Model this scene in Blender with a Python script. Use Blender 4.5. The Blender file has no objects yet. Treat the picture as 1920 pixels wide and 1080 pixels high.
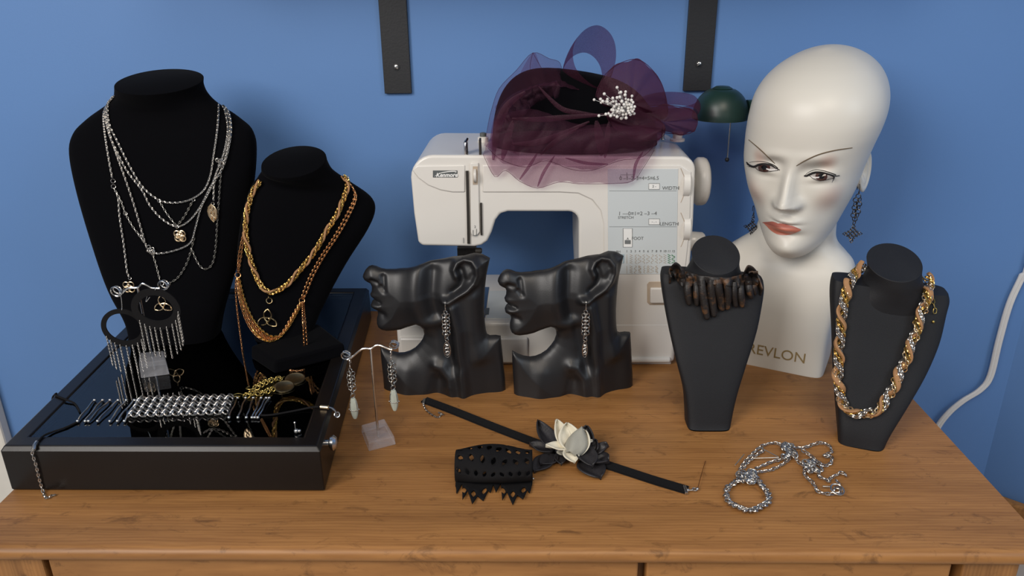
import bpy, bmesh, math, random
import numpy as np
from mathutils import Vector, Matrix, noise
from mathutils.bvhtree import BVHTree
from mathutils.geometry import delaunay_2d_cdt

random.seed(7)
scene = bpy.context.scene
COL = scene.collection

# ------------------------------------------------------------------ camera
# units are metres; the origin is on the dresser top, X to the right, Y towards the wall
FOCAL = 1450.0                      # focal length for a 1920 px wide frame
EYE = Vector((0.0, 0.0, 0.5))
_yc = Vector((31, 575, -FOCAL)).normalized()
_zc = Vector((-44, 3655, FOCAL)).normalized()
_xc = _yc.cross(_zc).normalized()
_zc = _xc.cross(_yc)
ROT = Matrix((_xc, _yc, _zc))       # camera axes -> world axes
cam_data = bpy.data.cameras.new('camera')
cam_data.sensor_width = 36.0
cam_data.lens = FOCAL / 1920 * 36.0
cam_data.clip_start = 0.01
cam = bpy.data.objects.new('camera', cam_data)
COL.objects.link(cam)
cam.matrix_world = Matrix.Translation(EYE) @ ROT.to_4x4()
scene.camera = cam

# ------------------------------------------------------------------ light
scene.view_settings.view_transform = 'Standard'
scene.view_settings.look = 'None'
scene.view_settings.gamma = 1.0
scene.view_settings.use_curve_mapping = False
scene.view_settings.exposure = -0.12
world = bpy.data.worlds.new('room_air')
scene.world = world
world.use_nodes = True
world.node_tree.nodes['Background'].inputs[0].default_value = (0.58, 0.64, 0.74, 1)
world.node_tree.nodes['Background'].inputs[1].default_value = 0.26


def area_light(name, loc, target, size, size_y, power, color):
    ld = bpy.data.lights.new(name, 'AREA')
    ld.shape = 'RECTANGLE'
    ld.size, ld.size_y, ld.energy, ld.color = size, size_y, power, color
    o = bpy.data.objects.new(name, ld)
    COL.objects.link(o)
    o.location = loc
    o.rotation_euler = (Vector(target) - Vector(loc)).to_track_quat('-Z', 'Y').to_euler()
    return o


area_light('window_daylight', (-1.30, -0.85, 1.40), (0.15, 1.0, 0.15), 1.0, 1.2, 46, (1.0, 0.95, 0.90))
area_light('ceiling_lamp', (0.15, -0.85, 1.95), (0.0, 0.9, 0.1), 0.8, 0.8, 20, (1.0, 0.88, 0.74))
area_light('side_window_daylight', (1.75, -0.6, 1.45), (0.45, 1.15, 0.35), 0.9, 1.1, 14, (0.80, 0.90, 1.0))


# ------------------------------------------------------------------ helpers
def ray(px, py):
    return ROT @ Vector((px - 960, 540 - py, -FOCAL))


def at_y(px, py, y):
    d = ray(px, py)
    return EYE + d * (y / d.y)


def at_z(px, py, z):
    d = ray(px, py)
    return EYE + d * ((z - EYE.z) / d.z)


def tag(o, label=None, cat=None, group=None, kind=None):
    if label: o['label'] = label
    if cat: o['category'] = cat
    if group: o['group'] = group
    if kind: o['kind'] = kind
    return o


def empty(name, loc, label, cat, group=None):
    o = bpy.data.objects.new(name, None)
    COL.objects.link(o)
    o.empty_display_size = 0.02
    o.location = loc
    return tag(o, label, cat, group)


class MB:
    """collects shapes into one mesh"""
    def __init__(s):
        s.v, s.f, s.m = [], [], []

    def add(s, v, f, mi=0):
        n = len(s.v)
        s.v.extend([tuple(p) for p in v])
        s.f.extend([tuple(i + n for i in q) for q in f])
        s.m.extend([mi] * len(f))
        return s

    def box(s, lo, hi, mi=0):
        x0, y0, z0 = lo; x1, y1, z1 = hi
        v = [(x0, y0, z0), (x1, y0, z0), (x1, y1, z0), (x0, y1, z0), (x0, y0, z1), (x1, y0, z1), (x1, y1, z1), (x0, y1, z1)]
        return s.add(v, [(3, 2, 1, 0), (4, 5, 6, 7), (0, 1, 5, 4), (1, 2, 6, 5), (2, 3, 7, 6), (3, 0, 4, 7)], mi)

    def prism(s, bottom, top, mi=0):
        """two matching polygons, counter-clockwise seen from the top"""
        n = len(bottom)
        f = [tuple(reversed(range(n))), tuple(range(n, 2 * n))]
        f += [(i, (i + 1) % n, n + (i + 1) % n, n + i) for i in range(n)]
        return s.add(list(bottom) + list(top), f, mi)

    def loft(s, rings, cap=True, closed=True, mi=0):
        n = len(rings[0]); v = []; f = []
        for r in rings: v.extend(r)
        for i in range(len(rings) - 1):
            for j in range(n if closed else n - 1):
                k = (j + 1) % n
                f.append((i * n + j, i * n + k, (i + 1) * n + k, (i + 1) * n + j))
        if cap and closed:
            f.append(tuple(reversed(range(n))))
            f.append(tuple(range((len(rings) - 1) * n, len(rings) * n)))
        return s.add(v, f, mi)

    def tube(s, pts, r, n=8, closed=False, mi=0, flat=1.0):
        pts = [Vector(p) for p in pts]
        if len(pts) < 2: return s
        rad = r if isinstance(r, (list, tuple)) else [r] * len(pts)
        m = len(pts); rings = []; nor = None
        for i, p in enumerate(pts):
            a = pts[(i - 1) % m] if closed or i > 0 else p
            b = pts[(i + 1) % m] if closed or i < m - 1 else p
            t = (b - a)
            t = t.normalized() if t.length > 1e-9 else Vector((0, 0, 1))
            if nor is None:
                nor = t.cross(Vector((0.31, 0.2, 0.93)))
                if nor.length < 1e-3: nor = t.cross(Vector((1, 0, 0)))
            nor = (nor - t * nor.dot(t)).normalized()
            bi = t.cross(nor)
            rings.append([p + (nor * math.cos(2 * math.pi * k / n) + bi * math.sin(2 * math.pi * k / n) * flat) * rad[i] for k in range(n)])
        if closed: rings.append(rings[0])
        return s.loft(rings, cap=not closed, mi=mi)

    def ball(s, c, r, n=10, m=7, mi=0, sc=(1, 1, 1)):
        rings = []
        c = Vector(c)
        for i in range(m + 1):
            t = math.pi * i / m
            rr = max(math.sin(t), 1e-3) * r
            rings.append([c + Vector((rr * math.cos(2 * math.pi * j / n) * sc[0], rr * math.sin(2 * math.pi * j / n) * sc[1], -math.cos(t) * r * sc[2])) for j in range(n)])
        return s.loft(rings, mi=mi)

    def lathe(s, c, prof, n=28, axis=None, mi=0):
        """prof: (radius, height) pairs along axis from c"""
        ax = Vector(axis or (0, 0, 1)).normalized()
        u = ax.orthogonal().normalized(); w = ax.cross(u)
        c = Vector(c)
        return s.loft([[c + ax * h + (u * math.cos(2 * math.pi * j / n) + w * math.sin(2 * math.pi * j / n)) * max(r, 1e-5) for j in range(n)] for r, h in prof], mi=mi)

    def clamp(s, z):
        s.v = [(p[0], p[1], max(p[2], z)) for p in s.v]
        return s

    def grid(s, pts, mi=0):
        """pts[i][j]"""
        a, b = len(pts), len(pts[0])
        v = [p for r in pts for p in r]
        return s.add(v, [(i * b + j, i * b + j + 1, (i + 1) * b + j + 1, (i + 1) * b + j) for i in range(a - 1) for j in range(b - 1)], mi)

    def build(s, name, mat, parent=None, smooth=True, bevel=0, seg=2, subsurf=0, solid=0, auto=None):
        me = bpy.data.meshes.new(name)
        org = Vector((0, 0, 0)) if parent is None else parent.matrix_world_origin if hasattr(parent, 'matrix_world_origin') else world_loc(parent)
        me.from_pydata([tuple(Vector(p) - org) for p in s.v], [], s.f)
        for mt in (mat if isinstance(mat, (list, tuple)) else [mat]):
            me.materials.append(mt)
        if any(s.m): me.polygons.foreach_set('material_index', s.m)
        me.validate()
        bm = bmesh.new(); bm.from_mesh(me)
        bmesh.ops.recalc_face_normals(bm, faces=bm.faces)
        bm.to_mesh(me); bm.free()
        if smooth:
            me.polygons.foreach_set('use_smooth', [True] * len(me.polygons))
            if auto is None: auto = 40
            me.set_sharp_from_angle(angle=math.radians(auto))
        o = bpy.data.objects.new(name, me)
        COL.objects.link(o)
        if parent is not None: o.parent = parent
        if solid:
            md = o.modifiers.new('solid', 'SOLIDIFY'); md.thickness = solid; md.offset = 0
        if bevel:
            md = o.modifiers.new('bevel', 'BEVEL'); md.width = bevel; md.segments = seg; md.limit_method = 'ANGLE'; md.angle_limit = math.radians(35)
            md.harden_normals = False
        if subsurf:
            md = o.modifiers.new('sub', 'SUBSURF'); md.levels = md.render_levels = subsurf
        return o


def world_loc(o):
    v = Vector(o.location)
    while o.parent is not None:
        o = o.parent
        v = v + Vector(o.location)
    return v


def copy_thing(o, parent=None):
    c = o.copy(); COL.objects.link(c)
    if parent is not None: c.parent = parent
    for ch in list(o.children): copy_thing(ch, c)
    return c


def smooth_path(pts, per=8, closed=False):
    """Catmull-Rom through the points"""
    P = [Vector(p) for p in pts]; n = len(P); out = []
    rng = range(n if closed else n - 1)
    for i in rng:
        if closed: a, b, c, d = P[(i - 1) % n], P[i], P[(i + 1) % n], P[(i + 2) % n]
        else: a, b, c, d = P[max(i - 1, 0)], P[i], P[i + 1], P[min(i + 2, n - 1)]
        for k in range(per):
            t = k / per
            out.append(0.5 * ((2 * b) + (c - a) * t + (2 * a - 5 * b + 4 * c - d) * t * t + (3 * b - a - 3 * c + d) * t ** 3))
    if not closed: out.append(P[-1])
    return out


def resample(pts, step):
    P = [Vector(p) for p in pts]; out = [P[0].copy()]; left = step
    for a, b in zip(P, P[1:]):
        d = (b - a).length
        if d < 1e-9: continue
        pos = 0.0
        while d - pos >= left:
            pos += left
            out.append(a.lerp(b, pos / d)); left = step
        left -= d - pos
    return out


def link_shape(length, width, wire, seg=12, n=5):
    """stadium ring along X in the XY plane"""
    hl, hw = length / 2 - wire, width / 2 - wire
    s = max(hl - hw, 0.0); c = []
    for i in range(seg):
        t = 2 * math.pi * (i + 0.5) / seg
        c.append(Vector((hw * math.cos(t) + (s if math.cos(t) > 0 else -s), hw * math.sin(t), 0)))
    b = MB(); b.tube(c, wire, n, closed=True)
    return b.v, b.f


def put(b, shape, o, t, up, mi=0):
    t = t.normalized(); w = t.cross(up)
    if w.length < 1e-5: w = t.orthogonal()
    w.normalize(); u = w.cross(t)
    b.add([o + t * p[0] + u * p[1] + w * p[2] for p in shape[0]], shape[1], mi)


def chain_mb(path, pitch=0.0042, width=0.0038, wire=0.00055, b=None, twist=(20, 110), mi=0, seg=10, n=5, jitter=0, face=None):
    b = b or MB()
    pts = resample(path, pitch)
    if len(pts) < 2: return b
    shp = link_shape(pitch + 2.6 * wire, width, wire, seg, n)
    for i in range(len(pts) - 1):
        a, c = pts[i], pts[i + 1]
        t = (c - a).normalized()
        up = Vector(face) if face is not None else (EYE - a)
        up = (up - t * up.dot(t))
        up = up.normalized() if up.length > 1e-6 else t.orthogonal().normalized()
        ang = math.radians(twist[i % 2] + (random.uniform(-jitter, jitter) if jitter else 0))
        w = t.cross(up)
        put(b, shp, (a + c) / 2, t, up * math.cos(ang) + w * math.sin(ang), mi)
    return b


def ring_mb(b, c, r, wire, normal, seg=18, n=6, mi=0):
    nz = Vector(normal).normalized(); u = nz.orthogonal().normalized(); w = nz.cross(u); c = Vector(c)
    b.tube([c + (u * math.cos(2 * math.pi * k / seg) + w * math.sin(2 * math.pi * k / seg)) * r for k in range(seg)], wire, n, closed=True, mi=mi)


def text_mesh(body, size, align='CENTER', extrude=0.0002, shear=0.0, spacing=1.0, bold=0.0):
    cu = bpy.data.curves.new('lettering', 'FONT')
    cu.body, cu.size, cu.align_x, cu.align_y = body, size, align, 'CENTER'
    cu.extrude, cu.shear, cu.space_character, cu.offset = extrude, shear, spacing, bold
    o = bpy.data.objects.new('lettering', cu); COL.objects.link(o)
    dg = bpy.context.evaluated_depsgraph_get()
    me = bpy.data.meshes.new_from_object(o.evaluated_get(dg))
    v = [q.co.copy() for q in me.vertices]; f = [tuple(p.vertices) for p in me.polygons]
    bpy.data.objects.remove(o); bpy.data.curves.remove(cu); bpy.data.meshes.remove(me)
    return v, f


def text_mb(b, body, size, o, xdir, zdir, **kw):
    mi = kw.pop('mi', 0)
    v, f = text_mesh(body, size, **kw)
    x = Vector(xdir).normalized(); z = Vector(zdir).normalized(); nrm = x.cross(z)
    o = Vector(o)
    b.add([o + x * p.x + z * p.y + nrm * p.z for p in v], f, mi)
    return b


# ------------------------------------------------------------------ materials
def nodes_of(m):
    m.use_nodes = True
    nt = m.node_tree
    return nt, nt.nodes, nt.links, nt.nodes['Principled BSDF']


def mat(name, col, rough=0.5, metal=0.0, vary=0.06, scale=40.0, bump=0.0, bscale=300.0, coat=0.0, sheen=0.0, spec=0.5):
    m = bpy.data.materials.new(name)
    nt, N, L, p = nodes_of(m)
    p.inputs['Roughness'].default_value = rough
    p.inputs['Metallic'].default_value = metal
    p.inputs['Specular IOR Level'].default_value = spec
    if coat:
        p.inputs['Coat Weight'].default_value = coat; p.inputs['Coat Roughness'].default_value = 0.12
    if sheen:
        p.inputs['Sheen Weight'].default_value = sheen; p.inputs['Sheen Roughness'].default_value = 0.4
    tc = N.new('ShaderNodeTexCoord')
    nz = N.new('ShaderNodeTexNoise'); nz.inputs['Scale'].default_value = scale; nz.inputs['Detail'].default_value = 4
    L.new(tc.outputs['Object'], nz.inputs['Vector'])
    mx = N.new('ShaderNodeMix'); mx.data_type = 'RGBA'
    mx.inputs['A'].default_value = (*[c * (1 - vary) for c in col], 1)
    mx.inputs['B'].default_value = (*[min(c * (1 + vary), 1) for c in col], 1)
    L.new(nz.outputs['Fac'], mx.inputs['Factor'])
    L.new(mx.outputs['Result'], p.inputs['Base Color'])
    if bump:
        n2 = N.new('ShaderNodeTexNoise'); n2.inputs['Scale'].default_value = bscale; n2.inputs['Detail'].default_value = 3
        L.new(tc.outputs['Object'], n2.inputs['Vector'])
        bp = N.new('ShaderNodeBump'); bp.inputs['Strength'].default_value = bump; bp.inputs['Distance'].default_value = 0.001
        L.new(n2.outputs['Fac'], bp.inputs['Height']); L.new(bp.outputs['Normal'], p.inputs['Normal'])
    return m


def sheer_mat(name, col, cover, through):
    """net fabric: translucent dyed threads that tint what lies behind, with open mesh between"""
    m = bpy.data.materials.new(name)
    nt, N, L, p = nodes_of(m)
    p.inputs['Base Color'].default_value = (*col, 1)
    p.inputs['Roughness'].default_value = 0.6
    tr = N.new('ShaderNodeBsdfTransparent'); tr.inputs[0].default_value = (*through, 1)
    tc = N.new('ShaderNodeTexCoord')
    nz = N.new('ShaderNodeTexNoise'); nz.inputs['Scale'].default_value = 1400; nz.inputs['Detail'].default_value = 1
    L.new(tc.outputs['Object'], nz.inputs['Vector'])
    mr = N.new('ShaderNodeMapRange')
    mr.inputs['From Min'].default_value = 0.35; mr.inputs['From Max'].default_value = 0.65
    mr.inputs['To Min'].default_value = cover * 0.6; mr.inputs['To Max'].default_value = min(cover * 1.4, 1)
    L.new(nz.outputs['Fac'], mr.inputs['Value'])
    mx = N.new('ShaderNodeMixShader')
    L.new(mr.outputs['Result'], mx.inputs['Fac']); L.new(tr.outputs[0], mx.inputs[1]); L.new(p.outputs[0], mx.inputs[2])
    L.new(mx.outputs[0], N['Material Output'].inputs['Surface'])
    return m


def pane_mat(name):
    m = bpy.data.materials.new(name)
    nt, N, L, p = nodes_of(m)
    N.remove(p)
    tr = N.new('ShaderNodeBsdfTransparent'); tr.inputs[0].default_value = (0.86, 0.9, 0.9, 1)
    gl = N.new('ShaderNodeBsdfGlossy'); gl.inputs['Roughness'].default_value = 0.015
    fr = N.new('ShaderNodeFresnel'); fr.inputs[0].default_value = 1.7
    mx = N.new('ShaderNodeMixShader')
    L.new(fr.outputs[0], mx.inputs[0]); L.new(tr.outputs[0], mx.inputs[1]); L.new(gl.outputs[0], mx.inputs[2])
    L.new(mx.outputs[0], N['Material Output'].inputs['Surface'])
    return m


def acrylic_mat(name):
    m = bpy.data.materials.new(name)
    nt, N, L, p = nodes_of(m)
    p.inputs['Base Color'].default_value = (0.82, 0.82, 0.86, 1)
    p.inputs['Roughness'].default_value = 0.06
    p.inputs['Specular IOR Level'].default_value = 1.0
    tr = N.new('ShaderNodeBsdfTransparent'); tr.inputs[0].default_value = (0.97, 0.97, 0.98, 1)
    tc = N.new('ShaderNodeTexCoord'); nz = N.new('ShaderNodeTexNoise'); nz.inputs['Scale'].default_value = 60
    L.new(tc.outputs['Object'], nz.inputs['Vector'])
    mr = N.new('ShaderNodeMapRange'); mr.inputs['To Min'].default_value = 0.08; mr.inputs['To Max'].default_value = 0.24
    L.new(nz.outputs['Fac'], mr.inputs['Value'])
    mx = N.new('ShaderNodeMixShader')
    L.new(mr.outputs[0], mx.inputs[0]); L.new(tr.outputs[0], mx.inputs[1]); L.new(p.outputs[0], mx.inputs[2])
    L.new(mx.outputs[0], N['Material Output'].inputs['Surface'])
    return m


def wood_mat(name, across='Y', light=(0.365, 0.172, 0.054), dark=(0.205, 0.086, 0.025), planks=True):
    """pine boards with the grain along one axis, scuffs and stains"""
    m = bpy.data.materials.new(name)
    nt, N, L, p = nodes_of(m)
    tc = N.new('ShaderNodeTexCoord')
    mp = N.new('ShaderNodeMapping')
    mp.inputs['Scale'].default_value = {'Y': (3.0, 30, 20), 'X': (34, 20, 1.6)}[across]
    L.new(tc.outputs['Object'], mp.inputs['Vector'])
    warp = N.new('ShaderNodeTexNoise'); warp.inputs['Scale'].default_value = 1.2; warp.inputs['Detail'].default_value = 3
    L.new(mp.outputs[0], warp.inputs['Vector'])
    grain = N.new('ShaderNodeTexNoise'); grain.inputs['Scale'].default_value = 2.2; grain.inputs['Detail'].default_value = 7; grain.inputs['Roughness'].default_value = 0.65
    L.new(mp.outputs[0], grain.inputs['Vector'])
    wave = N.new('ShaderNodeTexWave'); wave.wave_type = 'BANDS'; wave.bands_direction = across
    wave.inputs['Scale'].default_value = 2.4; wave.inputs['Distortion'].default_value = 7; wave.inputs['Detail'].default_value = 3; wave.inputs['Detail Scale'].default_value = 1.3
    L.new(mp.outputs[0], wave.inputs['Vector'])
    a = N.new('ShaderNodeMix'); a.data_type = 'FLOAT'; a.inputs[0].default_value = 0.15
    L.new(grain.outputs['Fac'], a.inputs[2]); L.new(wave.outputs['Fac'], a.inputs[3])
    cr = N.new('ShaderNodeValToRGB')
    e = cr.color_ramp.elements
    e[0].position, e[0].color = 0.22, (*dark, 1)
    e[1].position, e[1].color = 0.68, (*light, 1)
    L.new(a.outputs[0], cr.inputs[0])
    # broad board-to-board tone
    tone = N.new('ShaderNodeTexNoise'); tone.inputs['Scale'].default_value = 0.9 if planks else 3
    mp2 = N.new('ShaderNodeMapping'); mp2.inputs['Scale'].default_value = {'Y': (0.8, 9, 1), 'X': (9, 1, 0.8)}[across]
    L.new(tc.outputs['Object'], mp2.inputs['Vector']); L.new(mp2.outputs[0], tone.inputs['Vector'])
    t2 = N.new('ShaderNodeMapRange'); t2.inputs['From Min'].default_value = 0.3; t2.inputs['From Max'].default_value = 0.7
    t2.inputs['To Min'].default_value = 0.66; t2.inputs['To Max'].default_value = 1.22
    L.new(tone.outputs['Fac'], t2.inputs['Value'])
    mul = N.new('ShaderNodeMix'); mul.data_type = 'RGBA'; mul.blend_type = 'MULTIPLY'; mul.inputs[0].default_value = 1
    L.new(cr.outputs[0], mul.inputs['A'])
    L.new(t2.outputs[0], mul.inputs['B'])
    # scuffs and small dark dents
    sc = N.new('ShaderNodeTexNoise'); sc.inputs['Scale'].default_value = 34; sc.inputs['Detail'].default_value = 6; sc.inputs['Roughness'].default_value = 0.7; sc.inputs['Distortion'].default_value = 1.0
    mp3 = N.new('ShaderNodeMapping'); mp3.inputs['Scale'].default_value = {'Y': (0.8, 1.6, 1), 'X': (1.6, 1, 0.8)}[across]
    L.new(tc.outputs['Object'], mp3.inputs['Vector']); L.new(mp3.outputs[0], sc.inputs['Vector'])
    s2 = N.new('ShaderNodeMapRange'); s2.inputs['From Min'].default_value = 0.565; s2.inputs['From Max'].default_value = 0.70
    s2.inputs['To Min'].default_value = 0.0; s2.inputs['To Max'].default_value = 0.62
    L.new(sc.outputs['Fac'], s2.inputs['Value'])
    mx = N.new('ShaderNodeMix'); mx.data_type = 'RGBA'
    L.new(s2.outputs[0], mx.inputs['Factor']); L.new(mul.outputs['Result'], mx.inputs['A'])
    mx.inputs['B'].default_value = (0.085, 0.036, 0.012, 1)
    L.new(mx.outputs['Result'], p.inputs['Base Color'])
    p.inputs['Roughness'].default_value = 0.42
    p.inputs['Specular IOR Level'].default_value = 0.35
    bp = N.new('ShaderNodeBump'); bp.inputs['Strength'].default_value = 0.25; bp.inputs['Distance'].default_value = 0.0006
    L.new(a.outputs[0], bp.inputs['Height']); L.new(bp.outputs[0], p.inputs['Normal'])
    return m


M = {}
M['wall'] = mat('blue_wall_paint', (0.102, 0.222, 0.480), 0.62, vary=0.03, scale=6, bump=0.12, bscale=500)
M['trim'] = mat('white_trim_paint', (0.72, 0.70, 0.64), 0.4)
M['floor'] = mat('pale_floor', (0.5, 0.46, 0.42), 0.5, vary=0.2, scale=4)
M['wood'] = wood_mat('pine_boards')
M['wood_up'] = wood_mat('pine_upright', across='X', planks=False)
M['iron'] = mat('black_painted_iron', (0.012, 0.013, 0.016), 0.55, bump=0.2)
M['velvet'] = mat('black_velvet', (0.0022, 0.0022, 0.003), 0.95, sheen=0.02, bump=0.25, bscale=900, spec=0.05)
M['velvet_band'] = mat('black_velvet_ribbon', (0.006, 0.0055, 0.006), 0.9, sheen=0.1, bump=0.3, bscale=1200, spec=0.1)
M['resin'] = mat('black_satin_resin', (0.0105, 0.0105, 0.012), 0.42, bump=0.06, bscale=600, spec=0.55)
M['leatherette'] = mat('black_leatherette', (0.0115, 0.012, 0.0145), 0.6, bump=0.3, bscale=1500, spec=0.32)
M['lacquer'] = mat('black_lacquer', (0.0065, 0.005, 0.0045), 0.32, bump=0.05, bscale=200, spec=0.32)
M['liner'] = mat('black_case_lining', (0.006, 0.007, 0.010), 0.9)
M['glass'] = pane_mat('case_glass')
M['acrylic'] = acrylic_mat('clear_acrylic')
M['white_plastic'] = mat('white_machine_plastic', (0.70, 0.675, 0.63), 0.28, vary=0.015, coat=0.15)
M['white_plastic_b'] = mat('cream_machine_plastic', (0.63, 0.60, 0.555), 0.33, vary=0.015)
M['grey_plastic'] = mat('pale_grey_panel', (0.56, 0.60, 0.61), 0.35, vary=0.01)
M['dark_grey'] = mat('dark_grey_plate', (0.10, 0.11, 0.11), 0.35)
M['dark_slot'] = mat('dark_slot', (0.02, 0.016, 0.012), 0.6)
M['ink'] = mat('grey_ink', (0.16, 0.17, 0.17), 0.6)
M['ink_tan'] = mat('tan_ink', (0.45, 0.36, 0.27), 0.6)
M['ink_blue'] = mat('blue_ink', (0.22, 0.36, 0.44), 0.6)
M['ink_green'] = mat('green_ink', (0.06, 0.22, 0.10), 0.6)
M['ink_white'] = mat('white_ink', (0.8, 0.8, 0.78), 0.5)
M['steel'] = mat('polished_steel', (0.62, 0.61, 0.59), 0.22, 1.0, vary=0.1)
M['silver'] = mat('silver_chain', (0.56, 0.535, 0.50), 0.30, 1.0, vary=0.15, scale=300)
M['silver_dim'] = mat('worn_silver_chain', (0.44, 0.425, 0.39), 0.36, 1.0, vary=0.2, scale=300)
M['charm_gold'] = mat('pale_gold_charm', (0.80, 0.62, 0.40), 0.3, 1.0)
M['gold'] = mat('yellow_gold_chain', (0.72, 0.47, 0.15), 0.28, 1.0, vary=0.2, scale=300)
M['copper'] = mat('copper_chain', (0.62, 0.32, 0.14), 0.32, 1.0, vary=0.2, scale=300)
M['bronze'] = mat('antique_bronze', (0.34, 0.26, 0.14), 0.36, 1.0, vary=0.2, scale=300)
M['brass_dim'] = mat('antique_brass_chain', (0.55, 0.41, 0.13), 0.32, 1.0, vary=0.2, scale=300)
M['gunmetal'] = mat('gunmetal', (0.10, 0.095, 0.095), 0.36, 1.0, vary=0.25, scale=300)
M['tan_cord'] = mat('tan_suede_cord', (0.37, 0.195, 0.088), 0.85, vary=0.15, scale=200, bump=0.3, bscale=900)
M['mannequin'] = mat('pale_mannequin_skin', (0.66, 0.635, 0.575), 0.42, vary=0.012, scale=8)
M['green_lamp'] = mat('dark_green_enamel', (0.012, 0.035, 0.030), 0.38, spec=0.5)
M['cable'] = mat('white_cable', (0.66, 0.65, 0.64), 0.45)
M['stone'] = mat('pale_green_stone', (0.40, 0.43, 0.37), 0.2, vary=0.3, scale=120, coat=0.4)
M['leather'] = mat('smoked_black_leather', (0.012, 0.010, 0.009), 0.5, vary=0.3, bump=0.4, bscale=500)
M['petal'] = mat('cream_leather', (0.68, 0.63, 0.50), 0.6, vary=0.05, bump=0.2, bscale=700)
M['petal_grey'] = mat('grey_suede', (0.33, 0.32, 0.27), 0.8, vary=0.15, bump=0.3, bscale=900)
M['leaf_leather'] = mat('charcoal_leather', (0.022, 0.020, 0.022), 0.5, vary=0.25, bump=0.3, bscale=500)
M['lace'] = mat('black_cut_felt', (0.006, 0.0055, 0.006), 0.85, vary=0.2, bump=0.3, bscale=900, spec=0.2)
M['tulle'] = sheer_mat('plum_tulle', (0.110, 0.032, 0.064), 0.18, (0.85, 0.74, 0.81))
M['crin'] = sheer_mat('plum_horsehair_ribbon', (0.085, 0.020, 0.042), 0.32, (0.66, 0.46, 0.58))
M['pearl'] = mat('pearl', (0.72, 0.70, 0.67), 0.22, coat=0.5, vary=0.02)
M['lips'] = mat('coral_lipstick', (0.56, 0.185, 0.125), 0.45, vary=0.05)
M['lips_dark'] = mat('brick_lipstick', (0.38, 0.115, 0.085), 0.45, vary=0.05)
M['eye_white'] = mat('eye_white', (0.36, 0.33, 0.31), 0.2)
M['iris'] = mat('brown_iris', (0.05, 0.018, 0.014), 0.12, coat=0.6)
M['pupil'] = mat('black_pupil', (0.004, 0.003, 0.003), 0.1, coat=0.6)
M['liner_ink'] = mat('black_eyeliner', (0.008, 0.006, 0.007), 0.5)
M['brow'] = mat('brown_brow_pencil', (0.12, 0.085, 0.05), 0.7)
M['gold_ink'] = mat('dull_gold_print', (0.28, 0.20, 0.085), 0.4)
# ------------------------------------------------------------------ setting
WALL_Y = 1.17
b = MB(); b.box((-2.4, WALL_Y, -0.50), (0.83, WALL_Y + 0.05, 2.4)); tag(b.build('wall_back', M['wall'], smooth=False), kind='structure')
b = MB(); _q = [Vector((0.805, WALL_Y, 0)), Vector((1.75, WALL_Y - 0.80, 0)), Vector((1.77, WALL_Y - 0.78, 0)), Vector((0.83, WALL_Y + 0.02, 0))]
b.prism([p + Vector((0, 0, -0.50)) for p in _q], [p + Vector((0, 0, 2.4)) for p in _q]); tag(b.build('wall_right', M['wall'], smooth=False), kind='structure')
b = MB(); b.box((-2.4, -1.6, -0.50), (2.4, 1.3, -0.45)); tag(b.build('floor', M['floor'], smooth=False), kind='structure')
b = MB(); b.box((-1.03, WALL_Y - 0.022, -0.45), (-0.925, WALL_Y, 1.4)); tag(b.build('trim_1', M['trim'], smooth=False, bevel=0.004), kind='structure')
_q = [p + Vector((-0.011, -0.013, 0)) for p in _q[:2]] + _q[1::-1]
b = MB(); b.prism([p + Vector((0, 0, -0.45)) for p in _q], [p + Vector((0, 0, -0.35)) for p in _q]); tag(b.build('baseboard_right', M['wood'], smooth=False, bevel=0.004), kind='structure')

# ------------------------------------------------------------------ dresser
DX0, DX1, DY0, DY1 = -0.553, 0.488, 0.586, 1.16
dr = empty('dresser', (0, 0.9, -0.45), 'honey brown scuffed pine dresser under all the jewellery displays', 'dresser')
bpy.context.view_layer.update()
b = MB()
# top board with a rounded front edge, swept along X
prof = []
for k in range(9):
    a = math.pi / 2 + math.pi * k / 8
    prof.append((DY0 + 0.010 + 0.010 * math.cos(a), -0.0085 + 0.0085 * math.sin(a)))
prof = prof + [(DY1, -0.017), (DY1, 0.0)]
nx = 2
b.loft([[Vector((x, y, z)) for y, z in prof] for x in (DX0, DX0 + 0.004, DX1 - 0.004, DX1)])
b.build('worktop', M['wood'], dr, auto=50)
b = MB()
fy = DY0 + 0.010
b.box((DX0 + 0.03, fy + 0.02, -0.41), (DX1 - 0.02, DY1 - 0.01, -0.0172))
for x0, x1 in ((DX0 + 0.012, -0.478), (DX1 - 0.075, DX1 - 0.022)):
    b.box((x0, fy, -0.45), (x1, fy + 0.05, -0.0172))
b.build('carcass', M['wood_up'], dr, smooth=False, bevel=0.002)
for i, (x0, x1) in enumerate(((-0.472, 0.104), (0.112, 0.402))):
    b = MB(); b.box((x0, fy, -0.30), (x1, fy + 0.02, -0.0205))
    d = b.build('drawer', M['wood'], dr, smooth=False, bevel=0.002)
    for xx in ((x0 * 0.75 + x1 * 0.25), (x0 * 0.25 + x1 * 0.75)):
        b = MB()
        b.lathe((xx, fy, -0.16), [(0.006, 0), (0.006, 0.012), (0.015, 0.018), (0.015, 0.024), (0.006, 0.03)], axis=(0, -1, 0), n=20)
        b.build('knob_or_glint', M['wood_up'], d)

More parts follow.
